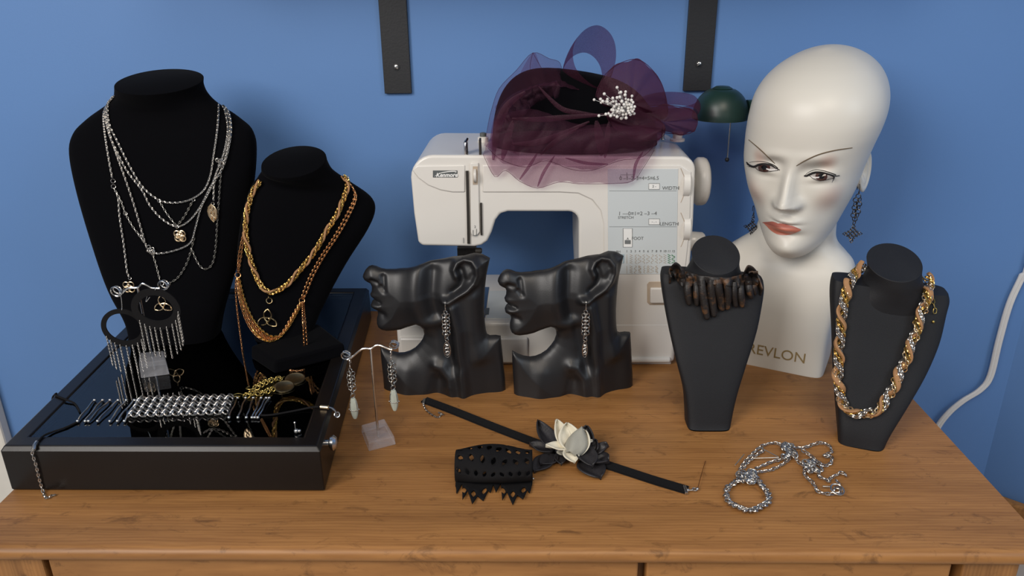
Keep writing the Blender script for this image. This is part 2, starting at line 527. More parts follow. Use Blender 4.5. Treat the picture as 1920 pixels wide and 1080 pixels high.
# ------------------------------------------------------------------ shelf and its brackets
for i, (x0, lab) in enumerate(((-0.213, 'black flat iron shelf bracket on the wall behind the hat, nearer the velvet busts'),
                               (0.226, 'black flat iron shelf bracket on the wall above the green lamp'))):
    br = empty('shelf_bracket', (x0 + 0.02, WALL_Y, 0.348), lab, 'bracket', 'shelf brackets on the blue wall')
    b = MB(); b.box((x0, WALL_Y - 0.006, 0.348), (x0 + 0.04, WALL_Y - 0.0002, 0.61))
    b.box((x0, WALL_Y - 0.20, 0.604), (x0 + 0.04, WALL_Y - 0.006, 0.61))
    b.build('bar', M['iron'], br, smooth=False, bevel=0.0008)
    b = MB(); c = Vector((x0 + 0.020, WALL_Y - 0.006, 0.386))
    b.lathe(c, [(0.0052, 0), (0.0052, 0.0006), (0.0035, 0.0008), (0.0033, 0.0002)], axis=(0, -1, 0), n=18)
    b.lathe(c, [(0.0033, 0.0), (0.0030, 0.0014), (0.0015, 0.002)], axis=(0, -1, 0), n=18, mi=1)
    b.build('screw', [M['iron'], M['steel']], br)
b = MB(); b.box((-0.48, WALL_Y - 0.21, 0.611), (0.52, WALL_Y - 0.001, 0.63))
tag(b.build('wall_shelf', M['iron'], smooth=False, bevel=0.002), 'black wall shelf carried on the two flat iron brackets', 'shelf')

# ------------------------------------------------------------------ white cable by the corner
path = [at_y(1936, 470, WALL_Y - 0.006), at_y(1918, 515, WALL_Y - 0.006), at_y(1893, 570, WALL_Y - 0.006), at_y(1873, 640, WALL_Y - 0.007), at_y(1857, 705, WALL_Y - 0.008),
        at_y(1838, 731, WALL_Y - 0.009), at_y(1805, 752, WALL_Y - 0.010), at_y(1778, 775, WALL_Y - 0.011), at_y(1757, 803, WALL_Y - 0.011), at_y(1735, 850, WALL_Y - 0.011), at_y(1722, 1000, WALL_Y - 0.011), (0.6, WALL_Y - 0.012, -0.44)]
path = [(0.835 - 0.04, WALL_Y - 0.006, 0.6)] + path
sp = smooth_path(path, 6)
b = MB()
b.tube([p + Vector((0.0026, 0, 0)) for p in sp], 0.0032, 8); b.tube([p - Vector((0.0026, 0, 0)) for p in sp], 0.0032, 8)
tag(b.build('electric_cable', M['cable']), 'white twin electric cable hanging down the blue wall beside the dresser', 'cable')

# ------------------------------------------------------------------ green wall lamp
LY = 1.09
c = at_y(1350, 222, LY)
lm = empty('wall_lamp', (c.x + 0.09, WALL_Y, c.z), 'small dark green dome lamp on the wall with a hanging pull rod', 'lamp')
b = MB()
R_ = 0.038
prof = [(R_ * 1.0, 0.0), (R_ * 1.02, 0.004)] + [(R_ * math.cos(t) ** 0.9, 0.004 + 0.039 * math.sin(t)) for t in [math.radians(q) for q in range(8, 70, 8)]] + [(0.012, 0.0405), (0.0135, 0.0408), (0.009, 0.0435), (0.0, 0.0445)]
b.lathe(c, prof, n=40)
b.build('lamp_shade', M['green_lamp'], lm)
b = MB(); b.lathe(c + Vector((R_ * 0.93, 0.0, 0.014)), [(0.011, 0), (0.011, 0.012), (0.007, 0.014), (0.007, 0.075)], axis=(1, 0.15, 0), n=20)
b.tube([c + Vector((R_ * 0.93 + 0.07, 0.01, 0.014)), c + Vector((R_ + 0.09, 0.04, 0.014)), c + Vector((R_ + 0.09, WALL_Y - LY - 0.004, 0.014))], 0.006, 10)
b.build('arm', M['green_lamp'], lm)
b = MB(); b.lathe(c + Vector((R_ + 0.09, WALL_Y - LY, 0.014)), [(0.03, 0), (0.03, 0.006), (0.02, 0.012)], axis=(0, -1, 0), n=28)
b.build('wall_plate', M['green_lamp'], lm)
b = MB(); q = c + Vector((0.014, -0.004, 0))
b.lathe(q, [(0.0045, 0.0), (0.0045, -0.004), (0.002, -0.0055)], n=14); b.build('pull_collar', M['iron'], lm)
b = MB(); b.tube([q, q - Vector((0, 0, 0.056))], 0.0011, 8); b.build('pull_rod', M['steel'], lm)
b = MB(); b.ball(q - Vector((0, 0, 0.057)), 0.0032); b.build('pull_ball', M['iron'], lm)
# ------------------------------------------------------------------ glass topped display case
CZ = 0.055
GZ = 0.0535                               # top of the glass
FL, FR, BR, BL = Vector((-0.553, 0.677, 0)), Vector((-0.217, 0.677, 0)), Vector((-0.253, 1.128, 0)), Vector((-0.580, 1.128, 0))
cs = empty('display_case', (-0.40, 0.90, 0), 'flat black display case with a glass top holding the velvet busts', 'display case')


def inset(q, d):
    c = (FL + FR + BR + BL) / 4
    out = []
    Q = [FL, FR, BR, BL]
    for i in range(4):
        a, b_, e = Q[i - 1], Q[i], Q[(i + 1) % 4]
        u = (a - b_).normalized(); w = (e - b_).normalized()
        out.append(b_ + (u + w) * d)
    return out


def zq(q, z): return [Vector((p.x, p.y, z)) for p in q]


o0, o1, o2, o3 = inset(0, 0), inset(0, 0.0035), inset(0, 0.020), inset(0, 0.022)
b = MB()
rings = [zq(o1, 0.0), zq(o0, 0.002), zq(o0, CZ - 0.005), zq(o1, CZ), zq(o2, CZ), zq(o3, CZ - 0.003), zq(o3, 0.006), zq(o1, 0.006)]
b.loft(rings, cap=False)
b.build('frame', M['lacquer'], cs, smooth=False, bevel=0.0012)
b = MB(); b.add(zq(o3, 0.008), [(0, 1, 2, 3)]); b.build('lining', M['liner'], cs, smooth=False)
b = MB(); b.prism(zq(inset(0, 0.0215), GZ - 0.002), zq(inset(0, 0.0215), GZ)); b.build('glass_pane', M['glass'], cs, smooth=False)
b = MB(); k = FR.lerp(BR, 0.06)
b.lathe(k + Vector((0.0, 0, 0.043)), [(0.004, 0), (0.004, 0.004), (0.0075, 0.006), (0.0085, 0.009), (0.006, 0.012), (0, 0.0128)], axis=(1, 0.07, 0), n=22)
b.build('knob_or_glint', M['steel'], cs)  # added steel boss imitating a spot of light glare on the case side


# ------------------------------------------------------------------ lofted bodies
def section(pl, pr, depth, n=2.0, tilt=0.0, seg=56, lean=None, front=None):
    """superellipse ring between two side points; depth front-to-back, the back raised by the tilt"""
    c = (pl + pr) / 2; u = (pr - pl); hw = u.length / 2; u = u / (2 * hw)
    w = Vector((0, 0, 1)).cross(u).normalized()
    up = u.cross(w)
    t = math.radians(tilt)
    w = (w * math.cos(t) + up * math.sin(t))
    out = []
    for k in range(seg):
        a = 2 * math.pi * k / seg
        ca, sa = math.cos(a), math.sin(a)
        x = math.copysign(abs(ca) ** (2 / n), ca) * hw
        y = math.copysign(abs(sa) ** (2 / n), sa) * depth / 2
        if front is not None and sa < 0: y *= front
        out.append(c + u * x + w * y)
    return out


def interp_rows(rows, per=5):
    """smooth rows of plain numbers"""
    A = [np.array(r, float) for r in rows]; out = []
    for i in range(len(A) - 1):
        a, b_, c, d = A[max(i - 1, 0)], A[i], A[i + 1], A[min(i + 2, len(A) - 1)]
        for k in range(per):
            t = k / per
            out.append(0.5 * ((2 * b_) + (c - a) * t + (2 * a - 5 * b_ + 4 * c - d) * t * t + (3 * b_ - a - 3 * c + d) * t ** 3))
    out.append(A[-1])
    return out


def bust_mb(rows, per=5, seg=56, b=None, crisp_top=True):
    """rows from the bottom up: xl, yl, Yl, xr, yr, Yr, depth, n, tilt"""
    b = b or MB()
    rings = []
    for r in interp_rows(rows, per):
        rings.append(section(at_y(r[0], r[1], r[2]), at_y(r[3], r[4], r[5]), r[6], r[7], r[8], seg))
    if crisp_top:
        c = sum(rings[-1], Vector()) / len(rings[-1])
        up = sum((p - q for p, q in zip(rings[-1], rings[-2])), Vector()).normalized()
        rings.append([p.lerp(c, 0.02) + up * 0.0005 for p in rings[-1]])
    return b.loft(rings)


def bvh_of(*mbs):
    v, f = [], []
    for m in mbs:
        n = len(v); v += [Vector(p) for p in m.v]; f += [tuple(i + n for i in q) for q in m.f]
    return BVHTree.FromPolygons(v, f)


def drape(bvh, pix, off=0.002, fallback=None, per=6):
    """points of a strand that lies on a body, seen at these places of the photograph"""
    out = []; miss = []
    P = smooth_path([Vector((p[0], p[1], p[2] if len(p) > 2 else -1)) for p in pix], per)
    for q in P:
        d = ray(q.x, q.y).normalized()
        hit, nrm, _, dist = bvh.ray_cast(EYE, d)
        if hit is not None:
            out.append((q, dist - off / max(0.45, abs(nrm.dot(d)))))
        else: out.append((q, None))
    known = [i for i, e in enumerate(out) if e[1] is not None]
    res = []
    for i, (q, dist) in enumerate(out):
        if dist is None:
            if known:
                k = min(known, key=lambda j: abs(j - i)); dist = out[k][1]
            else: dist = 1.0
        res.append(dist)
    # soften sudden steps
    for _ in range(2):
        res = [res[0]] + [min(res[i], (res[i - 1] + res[i] * 2 + res[i + 1]) / 4) for i in range(1, len(res) - 1)] + [res[-1]]
    return [EYE + ray(q.x, q.y).normalized() * dist for (q, _), dist in zip(out, res)]


# tall velvet bust, left
t1 = empty('jewellery_bust', at_z(335, 652, GZ), 'tall black velvet bust with silver chains, standing at the left on the glass case', 'jewellery bust')
rows = [  # xl yl Yl  xr yr Yr depth n tilt
    (252, 648, 0.955, 408, 648, 0.955, 0.07, 3.0, 0),
    (240, 600, 0.960, 415, 600, 0.960, 0.062, 2.8, 0),
    (205, 540, 0.972, 430, 545, 0.972, 0.052, 2.6, 0),
    (176, 460, 0.986, 452, 470, 0.986, 0.056, 2.4, 0),
    (147, 360, 1.000, 472, 370, 1.000, 0.062, 2.4, 0),
    (133, 285, 1.010, 480, 290, 1.010, 0.064, 2.5, 4),
    (140, 248, 1.014, 474, 250, 1.014, 0.060, 2.6, 8),
    (164, 222, 1.018, 450, 226, 1.018, 0.058, 2.5, 12),
    (200, 196, 1.020, 408, 198, 1.020, 0.060, 2.2, 14),
    (214, 180, 1.020, 389, 180, 1.020, 0.072, 2.0, 14),
    (218, 166, 1.018, 380, 164, 1.018, 0.084, 2.0, 14),
    (219, 154, 1.016, 379, 152, 1.016, 0.092, 2.0, 14),
]
v1 = bust_mb(rows)
v1.clamp(GZ)
v1.build('body', M['velvet'], t1, auto=60)
B1 = bvh_of(v1)

# second velvet bust, turned and tilted, on its own base
t2 = empty('jewellery_bust', at_z(560, 690, GZ), 'smaller black velvet bust with gold chains, tilted on a block base on the glass case', 'jewellery bust')
b = MB()
bp = [at_z(470, 672, GZ), at_z(515, 702, GZ), at_z(650, 668, GZ), at_z(600, 628, GZ)]
bt = [p + Vector((0.002 if i < 2 else -0.002, 0.002, 0.017)) for i, p in enumerate(bp)]
b.prism(bp, bt)
b.build('base', M['velvet'], t2, smooth=False, bevel=0.003)
rows = [
    (488, 676, 0.905, 596, 662, 0.925, 0.055, 3.0, 0),
    (470, 610, 0.918, 588, 618, 0.945, 0.045, 2.8, 0),
    (450, 560, 0.925, 612, 560, 0.962, 0.044, 2.6, 2),
    (444, 490, 0.932, 650, 490, 0.980, 0.046, 2.5, 4),
    (450, 425, 0.940, 688, 430, 0.992, 0.048, 2.6, 6),
    (460, 380, 0.945, 703, 393, 1.000, 0.048, 2.6, 8),
    (470, 352, 0.950, 696, 370, 1.000, 0.046, 2.5, 10),
    (482, 335, 0.955, 660, 345, 0.990, 0.046, 2.3, 14),
    (490, 322, 0.957, 628, 325, 0.975, 0.056, 2.0, 18),
    (490, 316, 0.957, 616, 309, 0.970, 0.068, 2.0, 20),
    (490, 310, 0.957, 612, 296, 0.968, 0.074, 2.0, 20),
]
v2 = bust_mb(rows)
v2.clamp(GZ + 0.016)
v2.build('body', M['velvet'], t2, auto=60)
B2 = bvh_of(v2)

# black bust with the leather choker
t3 = empty('jewellery_bust', at_z(1325, 809, 0), 'black bust with the ruffled leather choker, in front of the sewing machine corner', 'jewellery bust')
rows = [
    (1286, 808, 0.813, 1363, 811, 0.813, 0.034, 5, 0),
    (1285, 770, 0.820, 1370, 772, 0.820, 0.034, 5, 0),
    (1281, 728, 0.826, 1380, 732, 0.826, 0.030, 5, 0),
    (1267, 672, 0.836, 1397, 680, 0.836, 0.026, 5, 0),
    (1253, 610, 0.850, 1416, 620, 0.850, 0.026, 5, 0),
    (1243, 555, 0.862, 1426, 570, 0.862, 0.028, 5, 0),
    (1239, 522, 0.868, 1430, 538, 0.868, 0.030, 5, 4),
    (1241, 506, 0.872, 1429, 522, 0.872, 0.028, 4.5, 8),
]
v3 = bust_mb(rows, crisp_top=False)
neck = [
    (1262, 590, 0.8600, 1408, 598, 0.8600, 0.022, 2.6, 10),
    (1262, 556, 0.8645, 1410, 564, 0.8645, 0.034, 2.6, 16),
    (1272, 528, 0.8685, 1402, 535, 0.8685, 0.042, 2.4, 22),
    (1289, 508, 0.8700, 1390, 512, 0.8700, 0.052, 2.1, 29),
    (1297, 491, 0.8700, 1386, 493, 0.8700, 0.058, 2, 33),
    (1297, 478, 0.8700, 1387, 477, 0.8700, 0.058, 2, 34),
]
n3 = bust_mb(neck)
v3.add(n3.v, n3.f)
v3.clamp(0.0)
v3.build('body', M['leatherette'], t3, auto=28)
B3 = bvh_of(v3)

# black bust with the braided necklace
t4 = empty('jewellery_bust', at_z(1612, 842, 0), 'black bust with the thick braided necklace, standing at the right end of the dresser', 'jewellery bust')
rows = [
    (1571, 830, 0.787, 1652, 847, 0.770, 0.040, 5, 0),
    (1569, 790, 0.790, 1666, 808, 0.776, 0.040, 5, 0),
    (1566, 735, 0.800, 1702, 748, 0.788, 0.036, 5, 0),
    (1563, 680, 0.808, 1733, 695, 0.800, 0.030, 5, 0),
    (1561, 620, 0.820, 1757, 640, 0.812, 0.028, 5, 0),
    (1558, 560, 0.832, 1770, 585, 0.824, 0.030, 5, 4),
    (1559, 534, 0.836, 1776, 560, 0.830, 0.030, 5, 8),
    (1562, 518, 0.838, 1775, 546, 0.832, 0.028, 4.5, 10),
]
v4 = bust_mb(rows, crisp_top=False)
neck = [
    (1590, 615, 0.828, 1742, 630, 0.820, 0.022, 2.6, 8),
    (1592, 580, 0.832, 1748, 592, 0.825, 0.034, 2.6, 12),
    (1604, 550, 0.834, 1742, 558, 0.829, 0.044, 2.4, 17),
    (1619, 526, 0.835, 1731, 530, 0.831, 0.055, 2.1, 22),
    (1627, 508, 0.834, 1727, 508, 0.830, 0.060, 2, 25),
    (1626, 492, 0.834, 1728, 492, 0.830, 0.062, 2, 26),
]
n4 = bust_mb(neck)
v4.add(n4.v, n4.f)
v4.clamp(0.0)
v4.build('body', M['leatherette'], t4, auto=28)
B4 = bvh_of(v4)

# ------------------------------------------------------------------ side-face earring displays
FO = [(1478, 72), (1440, 52), (1400, 46), (1340, 55), (1290, 66), (1250, 75), (1190, 85), (1130, 97), (1060, 120), (1000, 130), (950, 131), (925, 127), (900, 116), (880, 112), (862, 118), (846, 134), (834, 155), (831, 168), (838, 184), (852, 194),
      (868, 202), (874, 218), (872, 238), (863, 256), (866, 268), (880, 284), (870, 294), (863, 308), (866, 324), (880, 336), (892, 346), (896, 362), (889, 384), (888, 408), (895, 427), (912, 440), (936, 446), (975, 444), (1012, 437), (1060, 418), (1096, 402),
      (1114, 408), (1128, 430), (1132, 460), (1122, 490), (1104, 515), (1080, 540), (1050, 558), (1020, 568), (990, 570), (955, 562), (925, 548), (898, 531), (897, 580), (899, 640), (902, 700), (903, 760), (1000, 760), (1100, 760), (1200, 760), (1300, 760), (1400, 760),
      (1548, 760), (1546, 700), (1540, 640), (1534, 560), (1526, 472), (1500, 468), (1470, 470), (1456, 462), (1450, 440), (1446, 400), (1444, 340), (1446, 280), (1450, 220), (1458, 160), (1468, 115)]


def poly_dist(p, poly):
    x, y = p; best = 1e9; ins = False; n = len(poly)
    for i in range(n):
        x1, y1 = poly[i]; x2, y2 = poly[(i + 1) % n]
        dx, dy = x2 - x1, y2 - y1
        t = max(0, min(1, ((x - x1) * dx + (y - y1) * dy) / (dx * dx + dy * dy + 1e-12)))
        best = min(best, math.hypot(x - x1 - t * dx, y - y1 - t * dy))
        if (y1 > y) != (y2 > y) and x < (x2 - x1) * (y - y1) / (y2 - y1) + x1: ins = not ins
    return best if ins else -best


def line_dist(p, line):
    x, y = p; best = 1e9
    for (x1, y1), (x2, y2) in zip(line, line[1:]):
        dx, dy = x2 - x1, y2 - y1
        t = max(0, min(1, ((x - x1) * dx + (y - y1) * dy) / (dx * dx + dy * dy + 1e-12)))
        best = min(best, math.hypot(x - x1 - t * dx, y - y1 - t * dy))
    return best


G = lambda d, s: math.exp(-(d / s) ** 2)
HELIX = [(1250, 262), (1275, 262), (1320, 236), (1372, 208), (1404, 178), (1420, 140), (1418, 100), (1395, 68), (1352, 60), (1318, 78), (1306, 112), (1318, 140)]
CONCHA = [(1330, 120), (1345, 160), (1330, 195), (1300, 222)]
FEATURES = [  # line, width, height (metres)
    ([(1112, 100), (1108, 200), (1112, 290), (1128, 372)], 60, 0.0085),       # cheek to jaw
    ([(905, 430), (1000, 425), (1100, 392), (1190, 378)], 30, 0.002),        # jaw line
    ([(1190, 130), (1180, 230), (1200, 330)], 40, -0.0075),                   # hollow before the ear
    (HELIX, 17, 0.0075),
    (CONCHA, 20, -0.006),
    ([(1290, 300), (1316, 420), (1322, 560), (1336, 700), (1338, 765)], 30, 0.0085),   # neck muscle
    ([(1392, 260), (1396, 420), (1420, 560)], 40, 0.005),
    ([(1240, 420), (1262, 520), (1290, 600)], 34, -0.006),
    ([(1195, 600), (1225, 610), (1262, 670), (1278, 765)], 28, 0.0055),        # collar bone
    ([(1205, 690), (1190, 765)], 40, -0.006),
    ([(1040, 640), (1030, 765)], 50, 0.004),
    ([(1440, 620), (1450, 765)], 60, -0.004),
    ([(930, 205), (945, 222), (940, 160)], 14, -0.004),                        # nostril wing
    ([(880, 180), (910, 185)], 12, -0.003),
    ([(872, 286), (915, 292)], 8, -0.0035),                                    # between the lips
    ([(870, 310), (905, 312)], 14, 0.002),
    ([(890, 345), (930, 352)], 14, -0.003),
]


FX = [(x, y if y < 759 else 960) for x, y in FO]       # the foot runs straight down to the table


def relief(p):
    d = max(poly_dist(p, FX), 0)
    h = 0.0035 * (1 - math.exp(-d / 9)) + 0.016 * (1 - math.exp(-d / 110))
    for ln, w, a in FEATURES: h += a * G(line_dist(p, ln), w)
    return h


def face_display_mb():
    pts = []; edges = []
    dense = []
    for i in range(len(FO)):
        a, c = FO[i], FO[(i + 1) % len(FO)]
        L = math.hypot(c[0] - a[0], c[1] - a[1]); k = max(1, int(L / 8))
        for j in range(k): dense.append((a[0] + (c[0] - a[0]) * j / k, a[1] + (c[1] - a[1]) * j / k))
    nb = len(dense)
    pts = [Vector(p) for p in dense]
    edges = [(i, (i + 1) % nb) for i in range(nb)]
    st = 6.5
    row = 0; y = 40.0
    while y < 760:
        x = 828 + (row % 2) * st / 2
        while x < 1552:
            if poly_dist((x, y), FO) > 3.0: pts.append(Vector((x, y)))
            x += st
        y += st * 0.87; row += 1
    vo, _, fo, *_ = delaunay_2d_cdt(pts, edges, [list(range(nb))], 1, 1e-5)
    s = 0.159 / 648.0                        # metres per unit
    front = []; back = []
    for q in vo:
        h = relief((q.x, q.y))
        X = (q.x - 1225) * s; Z = (760 - q.y) * s * 1.06
        lean = 0.06 * (Z)                   # the whole shell leans back a little
        front.append(Vector((X, lean - h, Z))); back.append(Vector((X, lean - max(h - 0.0045, -0.004) + 0.0, Z)))
    b = MB(); n = len(vo)
    b.add(front + back, [tuple(f) for f in fo] + [tuple(n + i for i in reversed(f)) for f in fo])
    cnt = {}
    for f in fo:
        for i in range(len(f)):
            e = (f[i], f[(i + 1) % len(f)])
            cnt[tuple(sorted(e))] = cnt.get(tuple(sorted(e)), 0) + 1
    side = []
    for f in fo:
        for i in range(len(f)):
            e = (f[i], f[(i + 1) % len(f)])
            if cnt[tuple(sorted(e))] == 1: side.append((e[1], e[0], n + e[0], n + e[1]))
    b.f.extend(side); b.m.extend([0] * len(side))
    return b


def lobe_point(o):
    u = 1262; w = 262; s = 0.159 / 648.0
    return o.matrix_world @ Vector(((u - 1225) * s, 0.06 * (760 - w) * s - relief((u, w)) - 0.001, (760 - w) * s * 1.06))


fm = face_display_mb()
face2 = fm.build('face_display', M['resin'], auto=70)
face2.location = (0.058, 0.898, 0); face2.rotation_euler = (0, 0, math.radians(8))
tag(face2, 'black half-face earring display nearer the middle of the machine, whole profile clear of the case', 'earring display', 'half-face earring displays')
face1 = copy_thing(face2)
face1.location = (-0.113, 0.900, 0); face1.rotation_euler = (0, 0, math.radians(-2)); face1.scale = (1.02, 1, 1)
tag(face1, 'black half-face earring display whose nose reaches over the glass case', 'earring display', 'half-face earring displays')
bpy.context.view_layer.update()
# ------------------------------------------------------------------ sewing machine
YF, YB = 0.968, 1.125
F = lambda px, py, dy=0.0: at_y(px, py, YF) + Vector((0, dy, 0))
sm = empty('sewing_machine', (0.0, 1.04, 0), 'white mechanical sewing machine against the blue wall, the plum hat on top', 'sewing machine')


def slab(b, px, y0, y1, mi=0):
    """outline in the plane of the machine's front, run from depth y0 to y1"""
    P = [F(*p) for p in px]
    return b.prism([Vector((p.x, y0, p.z)) for p in P], [Vector((p.x, y1, p.z)) for p in P], mi)


def arc(c, rx, ry, a0, a1, n=7):
    return [(c[0] + rx * math.cos(math.radians(a0 + (a1 - a0) * k / n)), c[1] + ry * math.sin(math.radians(a0 + (a1 - a0) * k / n))) for k in range(n + 1)]


outline = arc((812, 333), 42, 42, 180, 270, 7) + arc((1280, 318), 24, 24, 270, 360, 6) + [(1300, 420), (1285, 606), (1090, 606), (1085, 500)]
outline += [(1085, 430)] + arc((1066, 416), 19, 19, 0, -90, 5) + [(952, 397)] + [(938, 401), (929, 413), (922, 435)] + [(914, 452), (903, 460), (890, 463)] + [(792, 461), (784, 455), (776, 400)]
b = MB(); slab(b, outline, YF, YB)
b.build('arm', M['white_plastic'], sm, bevel=0.010, seg=5, auto=30)
# bed
b = MB()
bl, br_ = F(742, 600), F(1264, 684)
zt = F(900, 603).z
b.box((bl.x, YF - 0.002, 0.004), (br_.x, 1.156, zt))
b.build('bed', M['white_plastic'], sm, bevel=0.006, seg=4, auto=30)
b = MB(); b.box((bl.x + 0.006, YF + 0.002, 0.0), (br_.x - 0.004, YB, 0.006)); b.build('foot_plate', M['white_plastic_b'], sm, smooth=False, bevel=0.001)
# accessory tray in front of the free arm
zs = F(900, 630).z
b = MB(); b.box((bl.x + 0.004, YF - 0.007, 0.006), (F(990, 640).x, YF + 0.01, zs)); b.build('accessory_tray', M['white_plastic_b'], sm, bevel=0.003, seg=3)
b = MB(); b.box((F(990, 640).x + 0.0012, YF - 0.0065, 0.006), (br_.x - 0.006, YF + 0.01, F(1100, 668).z)); b.build('lower_lip', M['white_plastic'], sm, bevel=0.003, seg=3)
b = MB(); b.box((F(800, 540).x, YF + 0.012, zt - 0.0004), (F(908, 560).x, YB - 0.03, zt + 0.001)); b.build('needle_plate', M['steel'], sm, smooth=False, bevel=0.0004)
b = MB(); b.box((F(910, 560).x, YF + 0.010, zt - 0.0004), (F(985, 560).x, YB - 0.045, zt + 0.0008)); b.build('bobbin_cover', M['grey_plastic'], sm, smooth=False, bevel=0.0004)
b = MB(); b.box((F(905, 560).x, YF + 0.022, zt - 0.0004), (F(914, 560).x, YF + 0.045, zt + 0.0014)); b.build('cover_latch', M['dark_grey'], sm, smooth=False, bevel=0.0004)
# raised upper panel whose lower edge sweeps in a long curve
up = [(773, 318), (782, 310), (872, 309), (872, 360), (848, 360), (826, 356), (803, 347), (784, 333)]
b = MB(); slab(b, up, YF - 0.0016, YF + 0.004)
up2 = [(905, 309), (1276, 309), (1296, 322), (1293, 430), (1284, 510), (1258, 664), (1132, 664), (1132, 420), (1126, 394), (1110, 374), (1084, 362), (1050, 360), (905, 360)]
slab(b, up2, YF - 0.0016, YF + 0.004)
b.build('front_cover', M['white_plastic'], sm, bevel=0.0014, seg=3, auto=30)
# thread slots and the strip between them
b = MB()
for ln, w in (([(872, 268), (873, 290), (876, 320), (878, 400), (879, 456)], 2.6), ([(899, 264), (900, 300), (902, 380), (903, 440)], 1.7)):
    P = [F(x, y, -0.0012) for x, y in ln]
    if True:
        for a, c in zip(ln, ln[1:]):
            slab(b, [(a[0] - w, a[1]), (a[0] + w, a[1]), (c[0] + w, c[1]), (c[0] - w, c[1])][::-1], YF - 0.0024 if a[1] > 300 else YF + 0.0035, YF + 0.02)
b.build('thread_slot', M['dark_slot'], sm, smooth=False)
b = MB(); slab(b, [(882, 305), (897, 305), (899, 432)] + arc((893, 432), 6, 8, 0, 90, 3) + arc((888, 434), 5, 7, 90, 180, 3), YF - 0.0028, YF + 0.004)
b.build('thread_guide', M['white_plastic'], sm, bevel=0.0008, seg=2)
b = MB(); slab(b, [(887, 311), (896, 311), (896, 345), (887, 345)], YF - 0.0033, YF - 0.002); b.build('tension_window', M['ink_tan'], sm, smooth=False)
b = MB(); c = F(891, 328, -0.0032)
b.lathe(c + Vector((-0.002, 0, 0)), [(0.004, 0), (0.0085, 0.0004), (0.0085, 0.0036), (0.004, 0.004)], axis=(1, 0, 0), n=24); b.build('tension_dial', M['white_plastic_b'], sm)
b = MB(); b.tube([F(873, 300, 0.006), F(872, 280, 0.002), F(872, 270, 0.004), F(875, 264, 0.012), F(874, 268, 0.02)], 0.0016, 8); b.build('take_up_lever', M['steel'], sm)
b = MB()
u = [F(890.5 + 3.2 * math.cos(t), 437 + 4 * math.sin(t), -0.0031) for t in [math.radians(q) for q in range(0, 181, 30)]]
b.tube([F(893.7, 428, -0.0031)] + u + [F(887.3, 430, -0.0031)], 0.0004, 5)
text_mb(b, '2', 0.0045, F(891, 424, -0.003), (1, 0, 0), (0, 0, 1))
b.build('thread_path_lettering', M['ink'], sm, smooth=False)
b = MB(); b.tube([F(869, 455, -0.0018), F(869, 445, -0.0018)], 0.0004, 5); b.build('thread_arrow', M['ink'], sm, smooth=False)
# maker's badge
b = MB(); slab(b, [(812, 319), (858, 319), (858, 332), (812, 332)], YF - 0.0022, YF - 0.001)
bd = b.build('badge', M['dark_grey'], sm, smooth=False, bevel=0.0002)
b = MB(); text_mb(b, 'Kenmore', 0.0072, F(838, 327.6, -0.0025), (1, 0, 0), (0, 0, 1), shear=0.25, bold=0.00022, extrude=0.0002)
sw = smooth_path([F(815, 330, -0.0024), F(826, 324, -0.0024), F(840, 321.3, -0.0024), F(852, 320.6, -0.0024), F(856, 321.5, -0.0024), F(853, 323.5, -0.0024)], 5)
b.tube(sw, [0.0002 + 0.00045 * math.sin(math.pi * min(1, i / (len(sw) - 1) * 1.05)) for i in range(len(sw))], 6)
b.build('badge_lettering', M['ink_white'], bd, smooth=False)
# stitch panel
P0 = YF - 0.0016
b = MB(); slab(b, [(1139, 316), (1271, 316), (1268, 513), (1140, 513)], P0 - 0.0006, P0 + 0.001)
sp_ = b.build('stitch_panel', M['grey_plastic'], sm, smooth=False, bevel=0.0002)
PF = lambda x, y, d=0.0008: F(x, y, P0 - YF - d)
b = MB()
for y in (357, 424): b.tube([PF(1142, y), PF(1268, y)], 0.00022, 4)
text_mb(b, '0 –1–2–3=4=5≡6.5', 0.0066, PF(1198, 333.5), (1, 0, 0), (0, 0, 1), spacing=0.98)
text_mb(b, '1 —0≡1=2 –3 –4', 0.0068, PF(1195, 399.5), (1, 0, 0), (0, 0, 1), spacing=1.05)
b.tube([PF(1163, 330), PF(1163, 327), PF(1187, 327), PF(1187, 330)], 0.0002, 4); b.tube([PF(1175, 333), PF(1175, 323)], 0.0003, 4)
text_mb(b, 'WIDTH', 0.0064, PF(1257, 352), (1, 0, 0), (0, 0, 1))
text_mb(b, 'LENGTH', 0.0064, PF(1254, 419), (1, 0, 0), (0, 0, 1))
text_mb(b, 'FOOT', 0.0058, PF(1195, 446), (1, 0, 0), (0, 0, 1))
text_mb(b, 'STRETCH', 0.0048, PF(1173, 407), (1, 0, 0), (0, 0, 1))
text_mb(b, 'BH', 0.0045, PF(1159, 471), (1, 0, 0), (0, 0, 1))
cols = [1175 + k * 7.9 for k in range(12)]
for k, x in enumerate(cols): text_mb(b, str(k + 1), 0.0043, PF(x, 470), (1, 0, 0), (0, 0, 1))
b.build('panel_lettering', M['ink'], sp_, smooth=False)


def stitch(b, x, y0, y1, kind, w=2.5, r=0.00028, mi=0):
    n = 9; pts = []
    for i in range(n + 1):
        y = y0 + (y1 - y0) * i / n
        s = {0: 0, 1: (w if i % 2 else -w), 2: (w if (i // 2) % 2 else -w), 3: w * math.sin(i * 1.4), 4: (w if i % 3 == 0 else 0), 5: (-w if i % 3 == 1 else w * 0.6)}[kind]
        pts.append(PF(x + s, y))
    b.tube(pts, r, 4, mi=mi)


